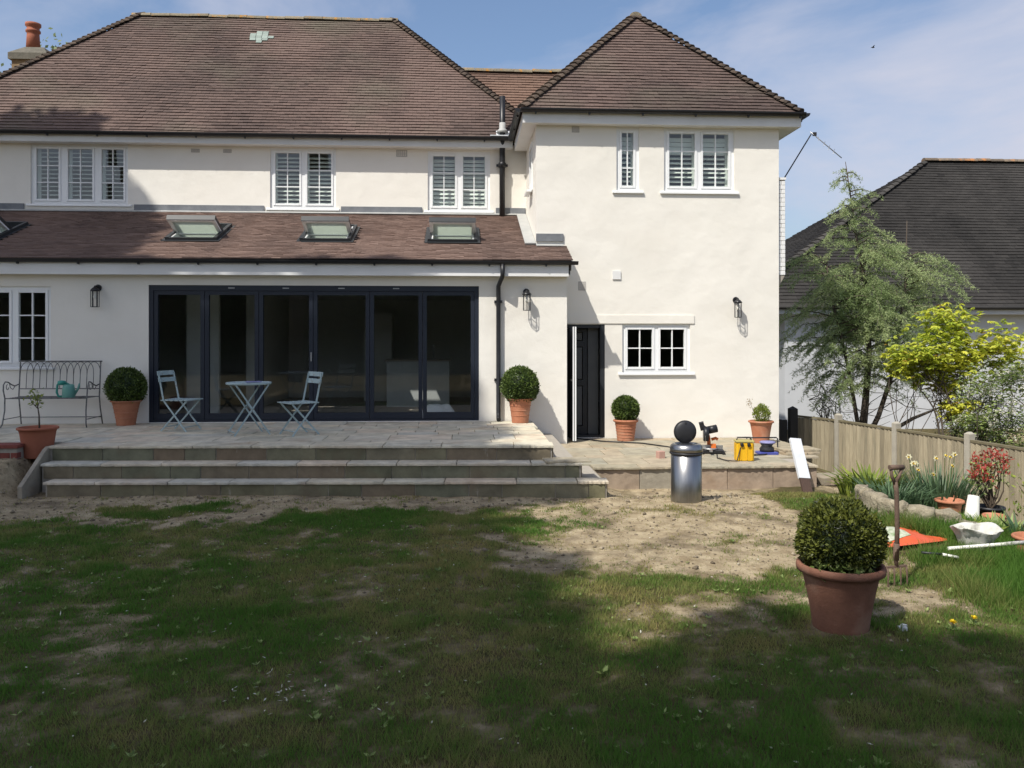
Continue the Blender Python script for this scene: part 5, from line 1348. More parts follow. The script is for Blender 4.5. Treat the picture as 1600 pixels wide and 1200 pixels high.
tiles('roof_tiles', (x0, y0, NZE), (0, 1, 0), Vs, lambda u, v: (yr - y0) * v / Ls - .05 <= u <= (yb - y0) - (yb - yr) * v / Ls, 0, yb - y0, Ls, .24, .135, M['tile_grey'], nr, seed=53, lift=.022)
hip(nr, (x0, y0, NZE + .02), (xr, yr, zr + .03), .26, BON_G)
ridge(nr, (xr - .15, yr, zr - .01), (22, yr, zr - .01), .45, RID_G)
mb = MB(); mb.tube([(x0, y0 - .06, NZE - .02), (x1, y0 - .06, NZE - .02)], .055, 8); mb.build('gutter', M['gate'], nb, True)
mb = MB(); mb.box(x0 + .05, x1, y0 + .02, y0 + .04, NZE - .2, NZE - .04); mb.box(x0 + .05, x1, y0 + .041, NYF, NZE - .2, NZE - .19); mb.box(x0 + .04, NX0 + 1.0, NYF + .001, NYF + 1.6, NZE - .2, NZE - .185); mb.build('fascia', M['nb_wall'], nb, True)
for i in range(8):
    q = MB(); q.box(7.55, 7.95 + i * .045, NYF + 1.52, NYF + 1.59, .62 - i * .16, .65 - i * .16); q.build('trellis_bar', M['gate'], nb, True)

# ------------------------------------------------------------------ trees and shrubs on the right
def limb_pts(a, b, sag=0.0, n=6, wob=.04, rs=NPR):
    """gently curving limb from a to b"""
    a, b = np.array(a, float), np.array(b, float); L = np.linalg.norm(b - a)
    o1, o2 = rs.normal(0, wob * L, 3) * 1.6, rs.normal(0, wob * L, 3) * .7
    return [tuple(a + (b - a) * t + o1 * math.sin(math.pi * t) + o2 * math.sin(2 * math.pi * t) + np.array([0, 0, sag * math.sin(math.pi * t) * L])) for t in (i / n for i in range(n + 1))]

def cedar(loc):
    e = empty('cedar_tree', loc); tag(e, 'feathery blue-green cedar with drooping branches behind the fence', 'tree')
    rs = np.random.RandomState(77)
    tk = MB()
    stems = [([(0, 0, 0), (-.05, 0, .5), (.02, .0, 1.2), (.12, .05, 2.2), (0.05, 0, 3.4), (-.18, 0, 4.6), (-.28, 0, 5.3), (-.40, 0, 6.08)], [.10, .085, .07, .055, .04, .024, .016, .006]),
             ([(0, 0, .3), (.35, .1, .9), (.62, .1, 1.7), (.80, .15, 2.6), (.92, .1, 3.6), (.95, .1, 4.9)], [.06, .05, .042, .033, .024, .008]),
             ([(0, 0, .2), (-.2, -.1, .8), (-.35, -.1, 1.7), (-.55, -.1, 2.6), (-.75, 0, 3.5), (-.8, 0, 4.2)], [.05, .042, .035, .028, .02, .008]),
             ([(.1, 0, .3), (.5, 0, .55), (1.0, -.05, .85), (1.6, -.1, 1.1)], [.05, .045, .035, .015])]
    for p, r in stems: tk.tube(p, r, 9)
    bases = []; NV = []
    def at_stem(si, t):
        p = [Vector(q) for q in stems[si][0]]; k = t * (len(p) - 1); i = min(int(k), len(p) - 2); return p[i].lerp(p[i + 1], k - i)
    jobs = [(0, t, 1.0) for t in list(np.linspace(.40, .72, 54)) + list(np.linspace(.73, .97, 18))] + [(1, t, 1.0) for t in np.linspace(.36, .92, 50)] + [(2, t, .9) for t in np.linspace(.33, .97, 36)]
    tw = MB(); C = []; D = []
    for si, t, sc in jobs:
        o = at_stem(si, t); z = o.z
        L = np.interp(z, [1.2, 2.2, 3.2, 4.2, 4.8, 5.4, 6.1], [1.1, 1.9, 1.95, 1.2, .7, .62, .25]) * sc * rs.uniform(.7, 1.1)
        a = rs.uniform(0, 2 * math.pi)
        if rs.rand() < .5: a = rs.choice([0, math.pi]) + rs.normal(0, .5)
        dr = Vector((math.cos(a), math.sin(a) * .85, 0))
        pts = []; n = 8
        for i in range(n + 1):
            s = i / n
            pts.append(o + dr * (L * s) + Vector((0, 0, L * (.55 * s - .80 * s * s) * rs.uniform(.9, 1.1))) + Vector(rs.normal(0, .012 * L, 3)))
        tw.tube(pts, [max(.004, .016 * (1 - s / n)) for s in range(n + 1)], 5, False)
        nt = max(5, int(L * 15))
        for q in range(nt):
            s = (q + rs.rand()) / nt * .93 + .07; k = s * n; i = min(int(k), n - 1); p = pts[i].lerp(pts[i + 1], k - i)
            side = Vector((-dr.y, dr.x, 0)) * rs.choice([-1, 1]) * rs.uniform(.2, 1.0) + dr * rs.uniform(.3, .9) + Vector((0, 0, -rs.uniform(.15, .9)))
            side.normalize(); l2 = rs.uniform(.14, .42) * (1.1 - .4 * s) * min(1, .4 + L * .5)
            m = max(3, int(l2 / .035))
            for w in range(m):
                f = (w + .5) / m; pp = p + side * (l2 * f) + Vector((0, 0, -.10 * l2 * f * f))
                for _ in range(4):
                    C.append(pp + Vector(rs.normal(0, .010, 3))); D.append(Vector(rs.normal(0, 1, 3)) + side * .9)
        for w in range(int(L / .03)):
            s = rs.rand(); k = s * n; i = min(int(k), n - 1); p = pts[i].lerp(pts[i + 1], k - i)
            for _ in range(3): C.append(p); D.append(Vector(rs.normal(0, 1, 3)))
    for _ in range(60):     # bare inner twigs
        o = at_stem(int(rs.randint(0, 3)), rs.uniform(.1, .55)); b = o + Vector((rs.normal(0, .5), rs.normal(0, .4), rs.uniform(-.15, .6)))
        tw.tube(limb_pts(o, b, 0, 4, .06, rs), [.010, .008, .006, .005, .003], 4, False)
    tk.build('trunk', M['bark'], e); tw.build('branch', M['bark'], e)
    C = np.array([tuple(c) for c in C]); D = np.array([tuple(c) for c in D]); n = len(C)
    V = diamonds(C, D, rand_dirs(n, rs), rs.uniform(.045, .085, n), rs.uniform(.010, .016, n))
    tint = np.clip(.45 + (fbm(C[:, 0] * 2.2, C[:, 2] * 2.2 + C[:, 1], 4) - .5) * 1.5 + rs.normal(0, .18, n), 0, 1)
    leaf_obj('crown', V, tint, M['cedar'], e)
cedar((8.22, 16.5, -.62))

def shrub_tree(name, loc, label, stems, blobs, nleaf, lm, lobes, size, seed, extra=None, cat='tree', droop=.5, twigs=60, srad=.035):
    """multi-stemmed small tree: stems list of end points, crown of leaf sprays inside ellipsoid blobs"""
    e = empty(name, loc); tag(e, label, cat); rs = np.random.RandomState(seed)
    tk = MB(); ends = []
    for (a, b) in stems:
        p = limb_pts(a, b, 0, 9, .05, rs); n = len(p); tk.tube(p, [srad * (1 - .75 * i / (n - 1)) for i in range(n)], 7); ends.append(p)
    C = []; 
    for (cx, cy, cz, rx, ry, rz, w) in blobs:
        k = int(nleaf * w); d = rand_dirs(k, rs); r = rs.rand(k) ** .42
        c = d * r[:, None] * [rx, ry, rz] + [cx, cy, cz]
        g = fbm(c[:, 0] * 3.1 + seed, c[:, 2] * 4.2 + c[:, 1] * 2, seed + 2)
        C.append(c[g > (.46 if lobes == 5 else .40)])
    C = np.concatenate(C)
    for i in rs.choice(len(C), min(twigs, len(C)), False):
        p = ends[int(rs.randint(len(ends)))]; q = p[int(rs.randint(3, len(p)))]
        tk.tube(limb_pts(q, C[i], .05, 4, .05, rs), [.010, .008, .006, .004, .003], 4, False)
    tk.build('trunk', M['bark'], e)
    n = len(C); V = []; 
    yaw = rs.uniform(0, 2 * math.pi, n)
    tb = np.clip(.5 + (fbm(C[:, 0] * 2.5, C[:, 2] * 2.5 + C[:, 1], seed) - .5) * 1.4 + rs.normal(0, .2, n), 0, 1); T = []
    for j in range(lobes):
        ang = yaw + (j - (lobes - 1) / 2) * (.62 if lobes > 1 else 0)
        d = np.stack([np.cos(ang), np.sin(ang), -droop + rs.normal(0, .25, n)], 1)
        V.append(diamonds(C, d, np.array([[0, 0, 1.0]]) + rs.normal(0, .35, (n, 3)), size * rs.uniform(.7, 1.25, n) * (1 - .12 * abs(j - (lobes - 1) / 2)), size * .36)); T.append(tb)
    o = leaf_obj('crown', np.concatenate(V), np.concatenate(T), lm, e)
    if extra: extra(e, rs, C)
    return e
def bronze(e, rs, C):
    k = rs.choice(len(C), 260); c = C[k] + rs.normal(0, .03, (260, 3)); V = [diamonds(c, np.stack([np.cos(a := rs.uniform(0, 6.28, 260)), np.sin(a), -.4 + 0 * a], 1), np.array([[0, 0, 1.0]]) + rs.normal(0, .4, (260, 3)), .075, .026) for _ in range(4)]
    leaf_obj('bronze_shoots', np.concatenate(V), rs.rand(1040), M['acer_red'], e)
shrub_tree('acer_tree', (8.62, 14.35, -.62), 'golden yellow leaved acer with dark stems behind the fence', 
           [((0, 0, 0), (-.55, 0, 1.7)), ((.03, 0, 0), (.1, .1, 2.1)), ((.05, 0, 0), (.5, 0, 1.9)), ((-.05, 0, 0), (-.9, .1, 1.2)), ((.1, .05, 0), (.75, .1, 1.5)), ((.0, 0, .2), (-.2, -.2, 1.9))],
           [(-.05, 0, 2.15, 1.05, .7, .68, .34), (-.55, 0, 2.05, .50, .5, .34, .13), (.6, 0, 2.35, .6, .6, .55, .2), (.15, 0, 2.75, .75, .5, .4, .12), (-.15, 0, 1.62, .5, .5, .22, .10), (.25, -.1, 1.25, .45, .4, .28, .10), (1.2, 0, 2.15, .6, .4, .75, .18)],
           2900, M['acer'], 5, .12, 5, bronze, droop=.45, twigs=60, srad=.024)
def blossoms(e, rs, C):
    k = rs.choice(len(C), 330); c = np.repeat(C[k], 9, 0) + rs.normal(0, .018, (2970, 3)) + [0, -.03, .01]
    leaf_obj('blossom', diamonds(c, rand_dirs(2970, rs), rand_dirs(2970, rs) + [0, -1, .3], .030, .024), rs.rand(2970), M['blossom'], e)
shrub_tree('flowering_shrub', (8.30, 12.5, -.62), 'white flowering shrub at the right edge behind the fence',
           [((0, 0, 0), (-.2, 0, 1.4)), ((.03, 0, 0), (.3, 0, 1.6)), ((-.03, 0, 0), (-.4, 0, 1.0)), ((0, 0, 0), (.1, .2, 1.8))],
           [(.05, 0, 1.55, .62, .5, .65, .4), (-.35, 0, 1.05, .42, .4, .35, .2), (.2, 0, .85, .6, .5, .5, .3), (.4, 0, 1.9, .4, .4, .4, .1)],
           8500, M['shrub_leaf'], 1, .075, 9, blossoms, cat='shrub', droop=.1, twigs=70, srad=.018)
shrub_tree('spindly_shrub', (7.55, 16.6, -.6), 'thin twiggy green shrub against the neighbour\'s shaded wall',
           [((0, 0, 0), (-.2, 0, 1.5)), ((.03, 0, 0), (.15, 0, 1.35)), ((0, 0, 0), (-.45, 0, 1.2))],
           [(-.1, 0, 1.25, .38, .3, .5, .7), (.2, 0, .8, .3, .3, .4, .3)], 520, M['cedar'], 2, .06, 19, cat='shrub', droop=.3, twigs=40, srad=.012)
shrub_tree('dark_shrub', (8.95, 14.9, -.62), 'dark leaved shrub behind the golden acer', [((0, 0, 0), (.1, 0, 1.4)), ((0, 0, 0), (.4, 0, 1.3))],
           [(.25, 0, 1.55, .6, .4, .42, .6), (.3, 0, .9, .5, .4, .4, .4)], 2600, M['tree_leaf'], 1, .06, 23, cat='shrub', droop=.2, twigs=30, srad=.02)

# far tree behind the chimney
def bare_tree(loc):
    e = empty('distant_tree', loc); tag(e, 'sparse budding tree top behind the chimney', 'tree'); rs = np.random.RandomState(12)
    tk = MB(); tk.tube([(0, 0, 0), (.2, 0, 4), (.1, 0, 8)], [.25, .2, .1], 8); C = []
    for i in range(42):
        a = (.1 + rs.normal(0, .1), 0, rs.uniform(5.5, 8.2)); ang = rs.uniform(0, 6.28); L = rs.uniform(1.4, 3.4)
        b = (a[0] + math.cos(ang) * L, math.sin(ang) * L * .6, a[2] + L * rs.uniform(.5, 1.25)); p = limb_pts(a, b, .05, 5, .06, rs); tk.tube(p, [.04, .03, .024, .018, .012, .006], 5, False)
        for q in p[2:]:
            for _ in range(26): C.append(np.array(q) + rs.normal(0, .28, 3))
    tk.build('trunk', M['twig'], e); C = np.array(C); n = len(C)
    leaf_obj('crown', diamonds(C, rand_dirs(n, rs), rand_dirs(n, rs), .16, .10), rs.rand(n), M['spring_leaf'], e)
bare_tree((-15.7, 29.5, .9))

# ------------------------------------------------------------------ flower bed on the right
def clump(name, loc, label, n, L, W, lm, seed, spread=.2, up=1.2, cat='plant', bend=.5):
    e = empty(name, loc); tag(e, label, cat); rs = np.random.RandomState(seed)
    a = rs.uniform(0, 6.28, n); r = spread * np.sqrt(rs.rand(n)); c = np.stack([np.cos(a) * r, np.sin(a) * r, np.zeros(n)], 1)
    d0 = np.stack([np.cos(a) * rs.uniform(.05, .5, n), np.sin(a) * rs.uniform(.05, .5, n), up + 0 * a], 1); d0 = unit(d0)
    Ls = L * rs.uniform(.6, 1.1, n)[:, None]
    p1 = c + d0 * Ls * .55; d1 = unit(d0 + np.stack([np.cos(a), np.sin(a), -.6 + 0 * a], 1) * bend * rs.uniform(.3, 1.2, n)[:, None]); p2 = p1 + d1 * Ls * .5
    s = unit(np.stack([-np.sin(a + rs.normal(0, .8, n)), np.cos(a), 0 * a], 1)) * W / 2
    V = np.stack([c - s * .7, c + s * .7, p1 + s, p1 - s, p1 - s, p1 + s, p2 + s * .12, p2 - s * .12], 1).reshape(-1, 3)
    leaf_obj('leaves', V, np.repeat(np.clip(.5 + rs.normal(0, .25, n), 0, 1), 2), lm, e)
    return e, rs
def G(x, y): return (x, y, gzs(x, y))
e, rs = clump('daffodil_clump', G(5.38, 9.05), 'clump of pale daffodils with long upright leaves in front of the fence', 420, .52, .016, M['daff_leaf'], 2, .36, 1.5, bend=.35)
for i, (x, y, z) in enumerate(((-.34, -.05, .58), (-.22, .1, .56), (-.26, 0, .50), (-.14, -.1, .47), (-.02, .05, .62), (.06, 0, .66), (.12, -.08, .68), (.16, .08, .63), (.05, -.15, .57), (.42, 0, .60), (-.29, .12, .63))):
    st = MB(); st.tube([(x * .6, y * .6, 0), (x * .9, y * .9, z * .6), (x, y, z)], .004, 4, False); so = st.build('stem', M['shrub_leaf'], e)
    a = np.linspace(0, 6.28, 7)[:6]; o_ = np.array([x, y, z]); f = unit(np.array([[rs.normal(0, .4), -1, rs.normal(0, .2)]]))[0]
    u = np.cross(f, [0, 0, 1.0]); u /= np.linalg.norm(u); v = np.cross(u, f)
    d = np.cos(a)[:, None] * u + np.sin(a)[:, None] * v + f * .15
    V = diamonds(np.repeat(o_[None], 6, 0), d, np.repeat(f[None], 6, 0), .038, .024)
    leaf_obj('flower', V, np.full(6, .8), M['daff_flower'], e)
    cp = MB(); cp.tube([o_, o_ + f * .022], [.008, .013], 8, False); cp.build('trumpet', mat('trumpet', (.75, .55, .08), rough=.5), so) if i == 0 else cp.build('trumpet', bpy.data.materials['trumpet'], so)
clump('iris_clump', G(4.86, 9.6), 'fresh lime green leafy clump beside the patio end', 170, .40, .045, M['bright_leaf'], 4, .34, 1.0, bend=.9)
clump('bluebell_clump', G(4.72, 8.85), 'grey-green grassy clump between the lime plant and daffodils', 320, .36, .014, M['daff_leaf'], 5, .32, .9, bend=1.0)
clump('low_weeds', G(5.35, 8.05), 'low green weeds in front of the white plastic pot', 240, .20, .03, M['shrub_leaf'], 6, .34, .6, bend=.9)
clump('strap_leaf_plant', G(5.42, 7.75), 'pale strap-leaved plant at the foot of the black pot', 22, .34, .03, M['daff_leaf'], 7, .1, 1.2, bend=.4)
clump('dry_grass_tuft', G(5.55, 7.35), 'tan dry grass tuft near the right edge', 300, .34, .010, M['acer_red'], 8, .22, 1.0, bend=.6)
clump('lime_weeds', G(4.95, 7.75), 'lime green weeds behind the dusty sack', 120, .16, .03, M['bright_leaf'], 10, .22, .6, bend=.9)

def pieris(loc):
    e = empty('pieris_shrub', loc); tag(e, 'red-tipped pieris shrub in a black plastic pot', 'potted plant'); rs = np.random.RandomState(4)
    mb = MB(); mb.lathe([(0, 0), (.13, 0), (.165, .27), (.175, .27), (.175, .30), (.155, .30), (.15, .26), (0, .25)], 20); mb.build('pot', M['lid_black'], e)
    tk = MB(); tips = []
    for i in range(16):
        a = rs.uniform(0, 6.28); b = (math.cos(a) * rs.uniform(.05, .24), math.sin(a) * rs.uniform(.05, .2), rs.uniform(.62, .98)); tk.tube(limb_pts((0, 0, .25), b, 0, 4, .05, rs), [.014, .011, .008, .006, .004], 5, False); tips.append(b)
    tk.build('stem', M['twig'], e)
    c = np.repeat(np.array(tips), 26, 0) + rs.normal(0, .035, (416, 3)); d = rand_dirs(416, rs) + [0, 0, .5]
    leaf_obj('red_leaves', diamonds(c, d, rand_dirs(416, rs) + [0, -.5, .6], .065, .022), rs.rand(416), M['pieris_red'], e)
    c = np.repeat(np.array(tips), 22, 0) * [1, 1, .88] + rs.normal(0, .055, (352, 3)); leaf_obj('green_leaves', diamonds(c, rand_dirs(352, rs), rand_dirs(352, rs) + [0, 0, .6], .06, .02), rs.rand(352), M['shrub_leaf'], e)
pieris(G(5.80, 8.8))
bpy.data.objects['pieris_shrub'].scale = (.88, .88, .9)
e2 = empty('red_shrub', G(6.35, 8.7)); tag(e2, 'leafy shrub with a few red shoots at the right edge', 'shrub'); rs = np.random.RandomState(14)
tk = MB(); tips = []
for i in range(14):
    b = (rs.normal(0, .22), rs.normal(0, .18), rs.uniform(.3, .95)); tk.tube(limb_pts((0, 0, 0), b, 0, 4, .06, rs), [.012, .010, .008, .006, .003], 5, False); tips.append(b)
tk.build('stem', M['twig'], e2)
c = np.repeat(np.array(tips), 24, 0) + rs.normal(0, .07, (336, 3)); leaf_obj('leaves', diamonds(c, rand_dirs(336, rs), rand_dirs(336, rs) + [0, 0, .6], .06, .022), rs.rand(336), M['bright_leaf'], e2)
c = np.repeat(np.array(tips[:5]), 16, 0) + rs.normal(0, .03, (80, 3)); leaf_obj('red_leaves', diamonds(c, rand_dirs(80, rs), rand_dirs(80, rs), .06, .02), rs.rand(80), M['pieris_red'], e2)

def plain_pot(loc, rb, rt, h, label, tilt=0.0):
    e = empty('terracotta_pot', loc); e.rotation_euler = (tilt, 0, 0); tag(e, label, 'pot'); pot_parts(e, rb, rt, h, M['terracotta'], rim=.03, n=28)
plain_pot(G(5.22, 8.6), .10, .145, .22, 'wide terracotta pot left of the white plastic pot')
plain_pot(G(5.58, 8.95), .10, .135, .30, 'tall terracotta pot behind the white plastic pot')
plain_pot(G(5.62, 8.45), .09, .12, .20, 'terracotta pot between the white pot and the black pieris pot')
plain_pot(G(4.98, 6.95), .13, .17, .20, 'terracotta pot at the right edge beside the dusty sack')
e = empty('white_pot', G(5.36, 8.45)); e.rotation_euler = (0, R(6), 0); tag(e, 'upturned tall white plastic pot among the terracotta pots', 'pot')
mb = MB(); mb.lathe([(.082, 0), (.086, .012), (.078, .03), (.055, .325), (.05, .33), (0, .332)], 24); mb.build('body', M['white_plastic'], e)
mb = MB(); mb.lathe([(.08, .025), (.085, .03), (.082, .04), (.076, .042)], 24); mb.build('rim', M['white_plastic'], e)

bed = empty('bed_edging', G(4.45, 8.2)); tag(bed, 'curving low edge of rough pale stones round the flower bed', 'edging')
pts = [(4.42, 8.95), (4.32, 8.6), (4.30, 8.28), (4.40, 8.0), (4.62, 7.86), (4.86, 7.86), (5.05, 7.72)]
for i in range(len(pts) - 1):
    a, b = Vector((*pts[i], 0)), Vector((*pts[i + 1], 0)); c = (a + b) / 2; L = (b - a).length; h = (.25, .25, .22, .19, .17, .10)[i]
    rr = random.Random(i); mb = MB(); nu, nv = 6, 5; vs = []
    sg = []
    me = bpy.data.meshes.new('edging_stone')
    v, f = sphere_quads(1.0, 18, 11)
    v = np.sign(v) * np.abs(v) ** .28
    v = v * [L * .52, .075, h * .75]; v = v + np.stack([fbm(v[:, 0] * 14 + i, v[:, 2] * 14, i) - .5, fbm(v[:, 2] * 12, v[:, 0] * 12 + i, i + 3) - .5, fbm(v[:, 1] * 12 + i, v[:, 0] * 12, i + 5) - .5], 1) * .085
    o = link('edging_stone', np_mesh('edging_stone', v, f, M['stone_edge'], smooth=True), bed, True); o.location = (c.x, c.y, gzs(c.x, c.y) + h * .2); o.rotation_euler = (0, 0, math.atan2((b - a).y, (b - a).x))

# ------------------------------------------------------------------ things lying on the lawn
e = empty('garden_fork', G(3.30, 6.12)); e.rotation_euler = (R(2), R(-1.5), R(8)); tag(e, 'old garden fork with D-handle stuck upright in the lawn', 'garden fork')
mb = MB(); mb.tube([(0, 0, .20), (.005, 0, .45), (.0, 0, .72), (-.012, 0, .80)], [.019, .018, .018, .017], 10); mb.build('shaft', M['rust'], e)
mb = MB(); mb.tube([(-.012, 0, .78), (-.04, 0, .84), (-.05, 0, .905)], [.015, .012, .012], 8); mb.tube([(-.012, 0, .78), (.022, 0, .84), (.045, 0, .90)], [.015, .012, .012], 8); mb.tube([(-.062, 0, .91), (.058, 0, .905)], .019, 10); mb.build('handle', M['rust'], e)
mb = MB(); mb.tube([(0, 0, .33), (0, .012, .22), (0, 0, .155)], [.024, .020, .014], 10); mb.bar((-.085, 0, .15), (.085, 0, .15), .016); mb.build('socket', M['rust'], e)
for x in (-.08, -.027, .027, .08):
    mb = MB(); mb.tube([(x, 0, .155), (x, -.012, .10), (x * 1.02, -.012, .02), (x * 1.02, 0, -.10)], [.007, .007, .006, .004], 6); mb.build('tine', M['rust'], e)
bagm = M['bag_red']
bg = cloth_heap('compost_bag', (3.98, 7.42, gzs(3.98, 7.42) + .03), .36, .27, .10, bagm, 5); tag(bg, 'flattened red and orange compost bag on the grass behind the fork', 'bag'); bg.rotation_euler = (0, 0, .3)
pm = mat('bag_print', (.62, .60, .50), (.12, .22, .06), rough=.4, scale=14)
n = 9; vs = []; fs = []
for j in range(n):
    for i in range(n):
        u, v = i / (n-1), j / (n-1); x, y = -.34 + .36 * u, -.17 + .32 * v; U, Vv = x / .36, y / .27
        r = math.hypot(U, Vv); h = max(0, 1 - r ** 1.7) * (0.62 + .75 * float(fbm(np.array([U * 2.2 + 5]), np.array([Vv * 2.2]), 5)[0])); vs.append((x * (1 + .12 * math.sin(5 * Vv + 5)), y, max(0, h - .12) * .10 + .006))
for j in range(n-1):
    for i in range(n-1): fs.append((j*n+i, j*n+i+1, (j+1)*n+i+1, (j+1)*n+i))
mb = MB(); mb.add(vs, fs, True); mb.build('printed_panel', pm, bg)
# rubble sack, open mouthed
e = empty('rubble_sack', G(4.50, 7.02)); tag(e, 'open dusty white rubble sack standing on the grass', 'sack')
rs = np.random.RandomState(2); vs = []; fs = []; n = 36
prof = [(.10, 0), (.13, .03), (.145, .10), (.17, .16), (.195, .19), (.20, .20), (.19, .198), (.165, .15), (.12, .08), (0.02, .06)]
for j, (r, z) in enumerate(prof):
    for i in range(n):
        a = 2 * math.pi * i / n; w = 1 + .06 * math.sin(3 * a + 1 + j * .2) + .04 * math.sin(7 * a + j) + rs.normal(0, .006)
        vs.append((r * w * math.cos(a), r * w * math.sin(a), z + .018 * math.sin(2 * a + .6) * (z > .1) + .008 * math.sin(5 * a)))
for j in range(len(prof) - 1):
    for i in range(n): fs.append((j*n+i, j*n+(i+1) % n, (j+1)*n+(i+1) % n, (j+1)*n+i))
mb = MB(); mb.add(vs, fs, True); mb.build('body', M['dusty'], e)
# white pole with grey end
e = empty('white_pole', G(4.2, 6.72)); tag(e, 'long white plastic pole lying on the grass at the right', 'pole')
mb = MB(); mb.tube([(-.12, .02, .11), (.9, .16, .13), (1.6, .26, .10)], .015, 10); mb.build('tube', M['white_plastic'], e)
mb = MB(); mb.tube([(.42, .094, .121), (.64, .125, .126)], .0165, 10); mb.build('grey_sleeve', M['vent'], e)
e = empty('short_stick', G(3.98, 6.66)); tag(e, 'short white stick with a dark end lying beside the long pole', 'stick')
mb = MB(); mb.tube([(.0, 0, .10), (.12, -.03, .08)], .012, 8); mb.build('white_end', M['white_plastic'], e)
mb = MB(); mb.tube([(-.16, .03, .11), (-.001, 0, .10)], .010, 8); mb.build('dark_end', M['anthracite'], e)
def dandelion(x, y, label, s=1.0):
    e = empty('dandelion', G(x, y), 0, s); tag(e, label, 'flower', 'dandelions in the lawn'); rs = np.random.RandomState(int(x * 100))
    st = MB(); st.tube([(0, 0, 0), (.004, 0, .03), (.0, -.004, .045)], .003, 5); st.build('stem', M['shrub_leaf'], e)
    n = 60; a = rs.uniform(0, 6.28, n); up = rs.rand(n) * 1.2; d = np.stack([np.cos(a), np.sin(a), up], 1)
    leaf_obj('flower_head', diamonds(np.repeat([[0, -.004, .045]], n, 0) + rs.normal(0, .002, (n, 3)), d, np.array([[0, 0, 1.0]]) + rs.normal(0, .2, (n, 3)), .026, .007), rs.rand(n), bpy.data.materials.get('dandelion_yellow') or leaf_mat('dandelion_yellow', (.75, .52, .01), (.85, .66, .02)), e)
    n = 9; a = np.linspace(0, 6.28, 10)[:9]; leaf_obj('leaves', diamonds(np.repeat([[0, 0, .004]], n, 0), np.stack([np.cos(a), np.sin(a), .2 + 0 * a], 1), np.array([[0, 0, 1.0]] * n), .07, .018), rs.rand(n), M['shrub_leaf'], e)
dandelion(3.14, 5.14, 'yellow dandelion flower in the lawn, the left of the pair')
dandelion(3.33, 5.22, 'yellow dandelion flower in the lawn, the right of the pair', .9)
mb = MB(); mb.obox((0, 0, .012), (.05, .035, .025)); mb.obox((.02, .02, .02), (.03, .03, .02), Matrix.Rotation(.6, 3, 'Z')); o = mb.build('stone_chip', M['sheet']); o.location = G(2.82, 5.16); tag(o, 'small white stone chip beside the big pot', 'stone')
# bird, far up
e = empty('bird', (28.5, 56, 22.0)); tag(e, 'tiny dark bird flying high in the cloud', 'bird')
mb = MB(); mb.lathe([(0, -.12), (.04, -.06), (.05, 0), (.03, .08), (0, .14)], 8); o = mb.build('body', M['gate'], e); o.rotation_euler = (0, R(90), 0)
for s in (-1, 1):
    mb = MB(); mb.add([(-.05, 0, .02), (.06, 0, .02), (.04, s * .22, .10), (-.02, s * .28, .06), (-.04, s * .2, .07)], [(0, 1, 2, 3, 4)]); mb.build('wing', M['gate'], e)

# ------------------------------------------------------------------ grass
def grass():
    rs = np.random.RandomState(21); n = 900000
    Y = np.sqrt(rs.uniform(2.9 ** 2, 10.0 ** 2, n)); X = (rs.uniform(-.88, 1.06, n)) * Y
    keep = rs.rand(n) < np.interp(Y, [3.2, 5, 7, 10], [1.0, .95, .8, .62])
    X, Y = X[keep], Y[keep]
    b = bareness(X, Y)
    keep = (rs.rand(len(X)) < np.clip(1.05 - b * 1.22, 0.03, 1)) & ~((Y > front(X, 9.72)) & (X > -5.2) & (X < 1.75)) & ~((Y > 10.8) & (X < 4.8)) & ~((X - 2.46) ** 2 + (Y - 5.26) ** 2 < .19 ** 2) & ~(((X - 3.98) / .42) ** 2 + ((Y - 7.36) / .42) ** 2 < 1) & ~((X - 4.5) ** 2 + (Y - 6.98) ** 2 < .17 ** 2)
    X, Y, b = X[keep], Y[keep], b[keep]; n = len(X)
    Z = gz(X, Y) - .004
    long = smooth01((X - 3.35) / .4) * smooth01((Y - 5.4) / .4) * (1 - smooth01((Y - 8.0) / .8)) * (.35 + 1.1 * (fbm(X * 2.5, Y * 2.5, 40) > .45))
    patch = fbm(X * 1.3, Y * 1.3, 44)
    H = .024 + .026 * patch + .02 * smooth01((4.4 - Y) / 1.0) + .075 * long
    tuft = fbm(X * 5, Y * 5, 47) > .66
    H = (H + .02 * tuft) * rs.uniform(.5, 1.25, n) * (1 - .55 * b)
    a = rs.uniform(0, 2 * math.pi, n); lean = rs.uniform(.1, .9, n)
    d = np.stack([np.cos(a) * lean, np.sin(a) * lean, np.ones(n)], 1) * H[:, None]
    w = (.0022 + .0011 * np.maximum(Y - 4, 0) * .6) * rs.uniform(.7, 1.3, n)
    th = rs.uniform(0, math.pi, n); s = np.stack([np.cos(th), np.sin(th), np.zeros(n)], 1) * w[:, None]
    c = np.stack([X, Y, Z], 1)
    V = np.stack([c - s, c + s, c + d], 1).reshape(-1, 3)
    F = np.arange(3 * n).reshape(-1, 3)
    dry = np.clip(.10 + (fbm(X * .8 + 9, Y * .8, 50) - .47) * 1.8 + (fbm(X * 4, Y * 4, 52) - .5) * 1.2 + .5 * b + rs.normal(0, .16, n) - .25 * long, 0, 1)
    o = link('grass', np_mesh('grass', V, F, M['grass'], {'tint': np.repeat(dry, 3)})); tag(o, 'short patchy grass of the worn lawn', 'grass', kind='stuff')
grass()
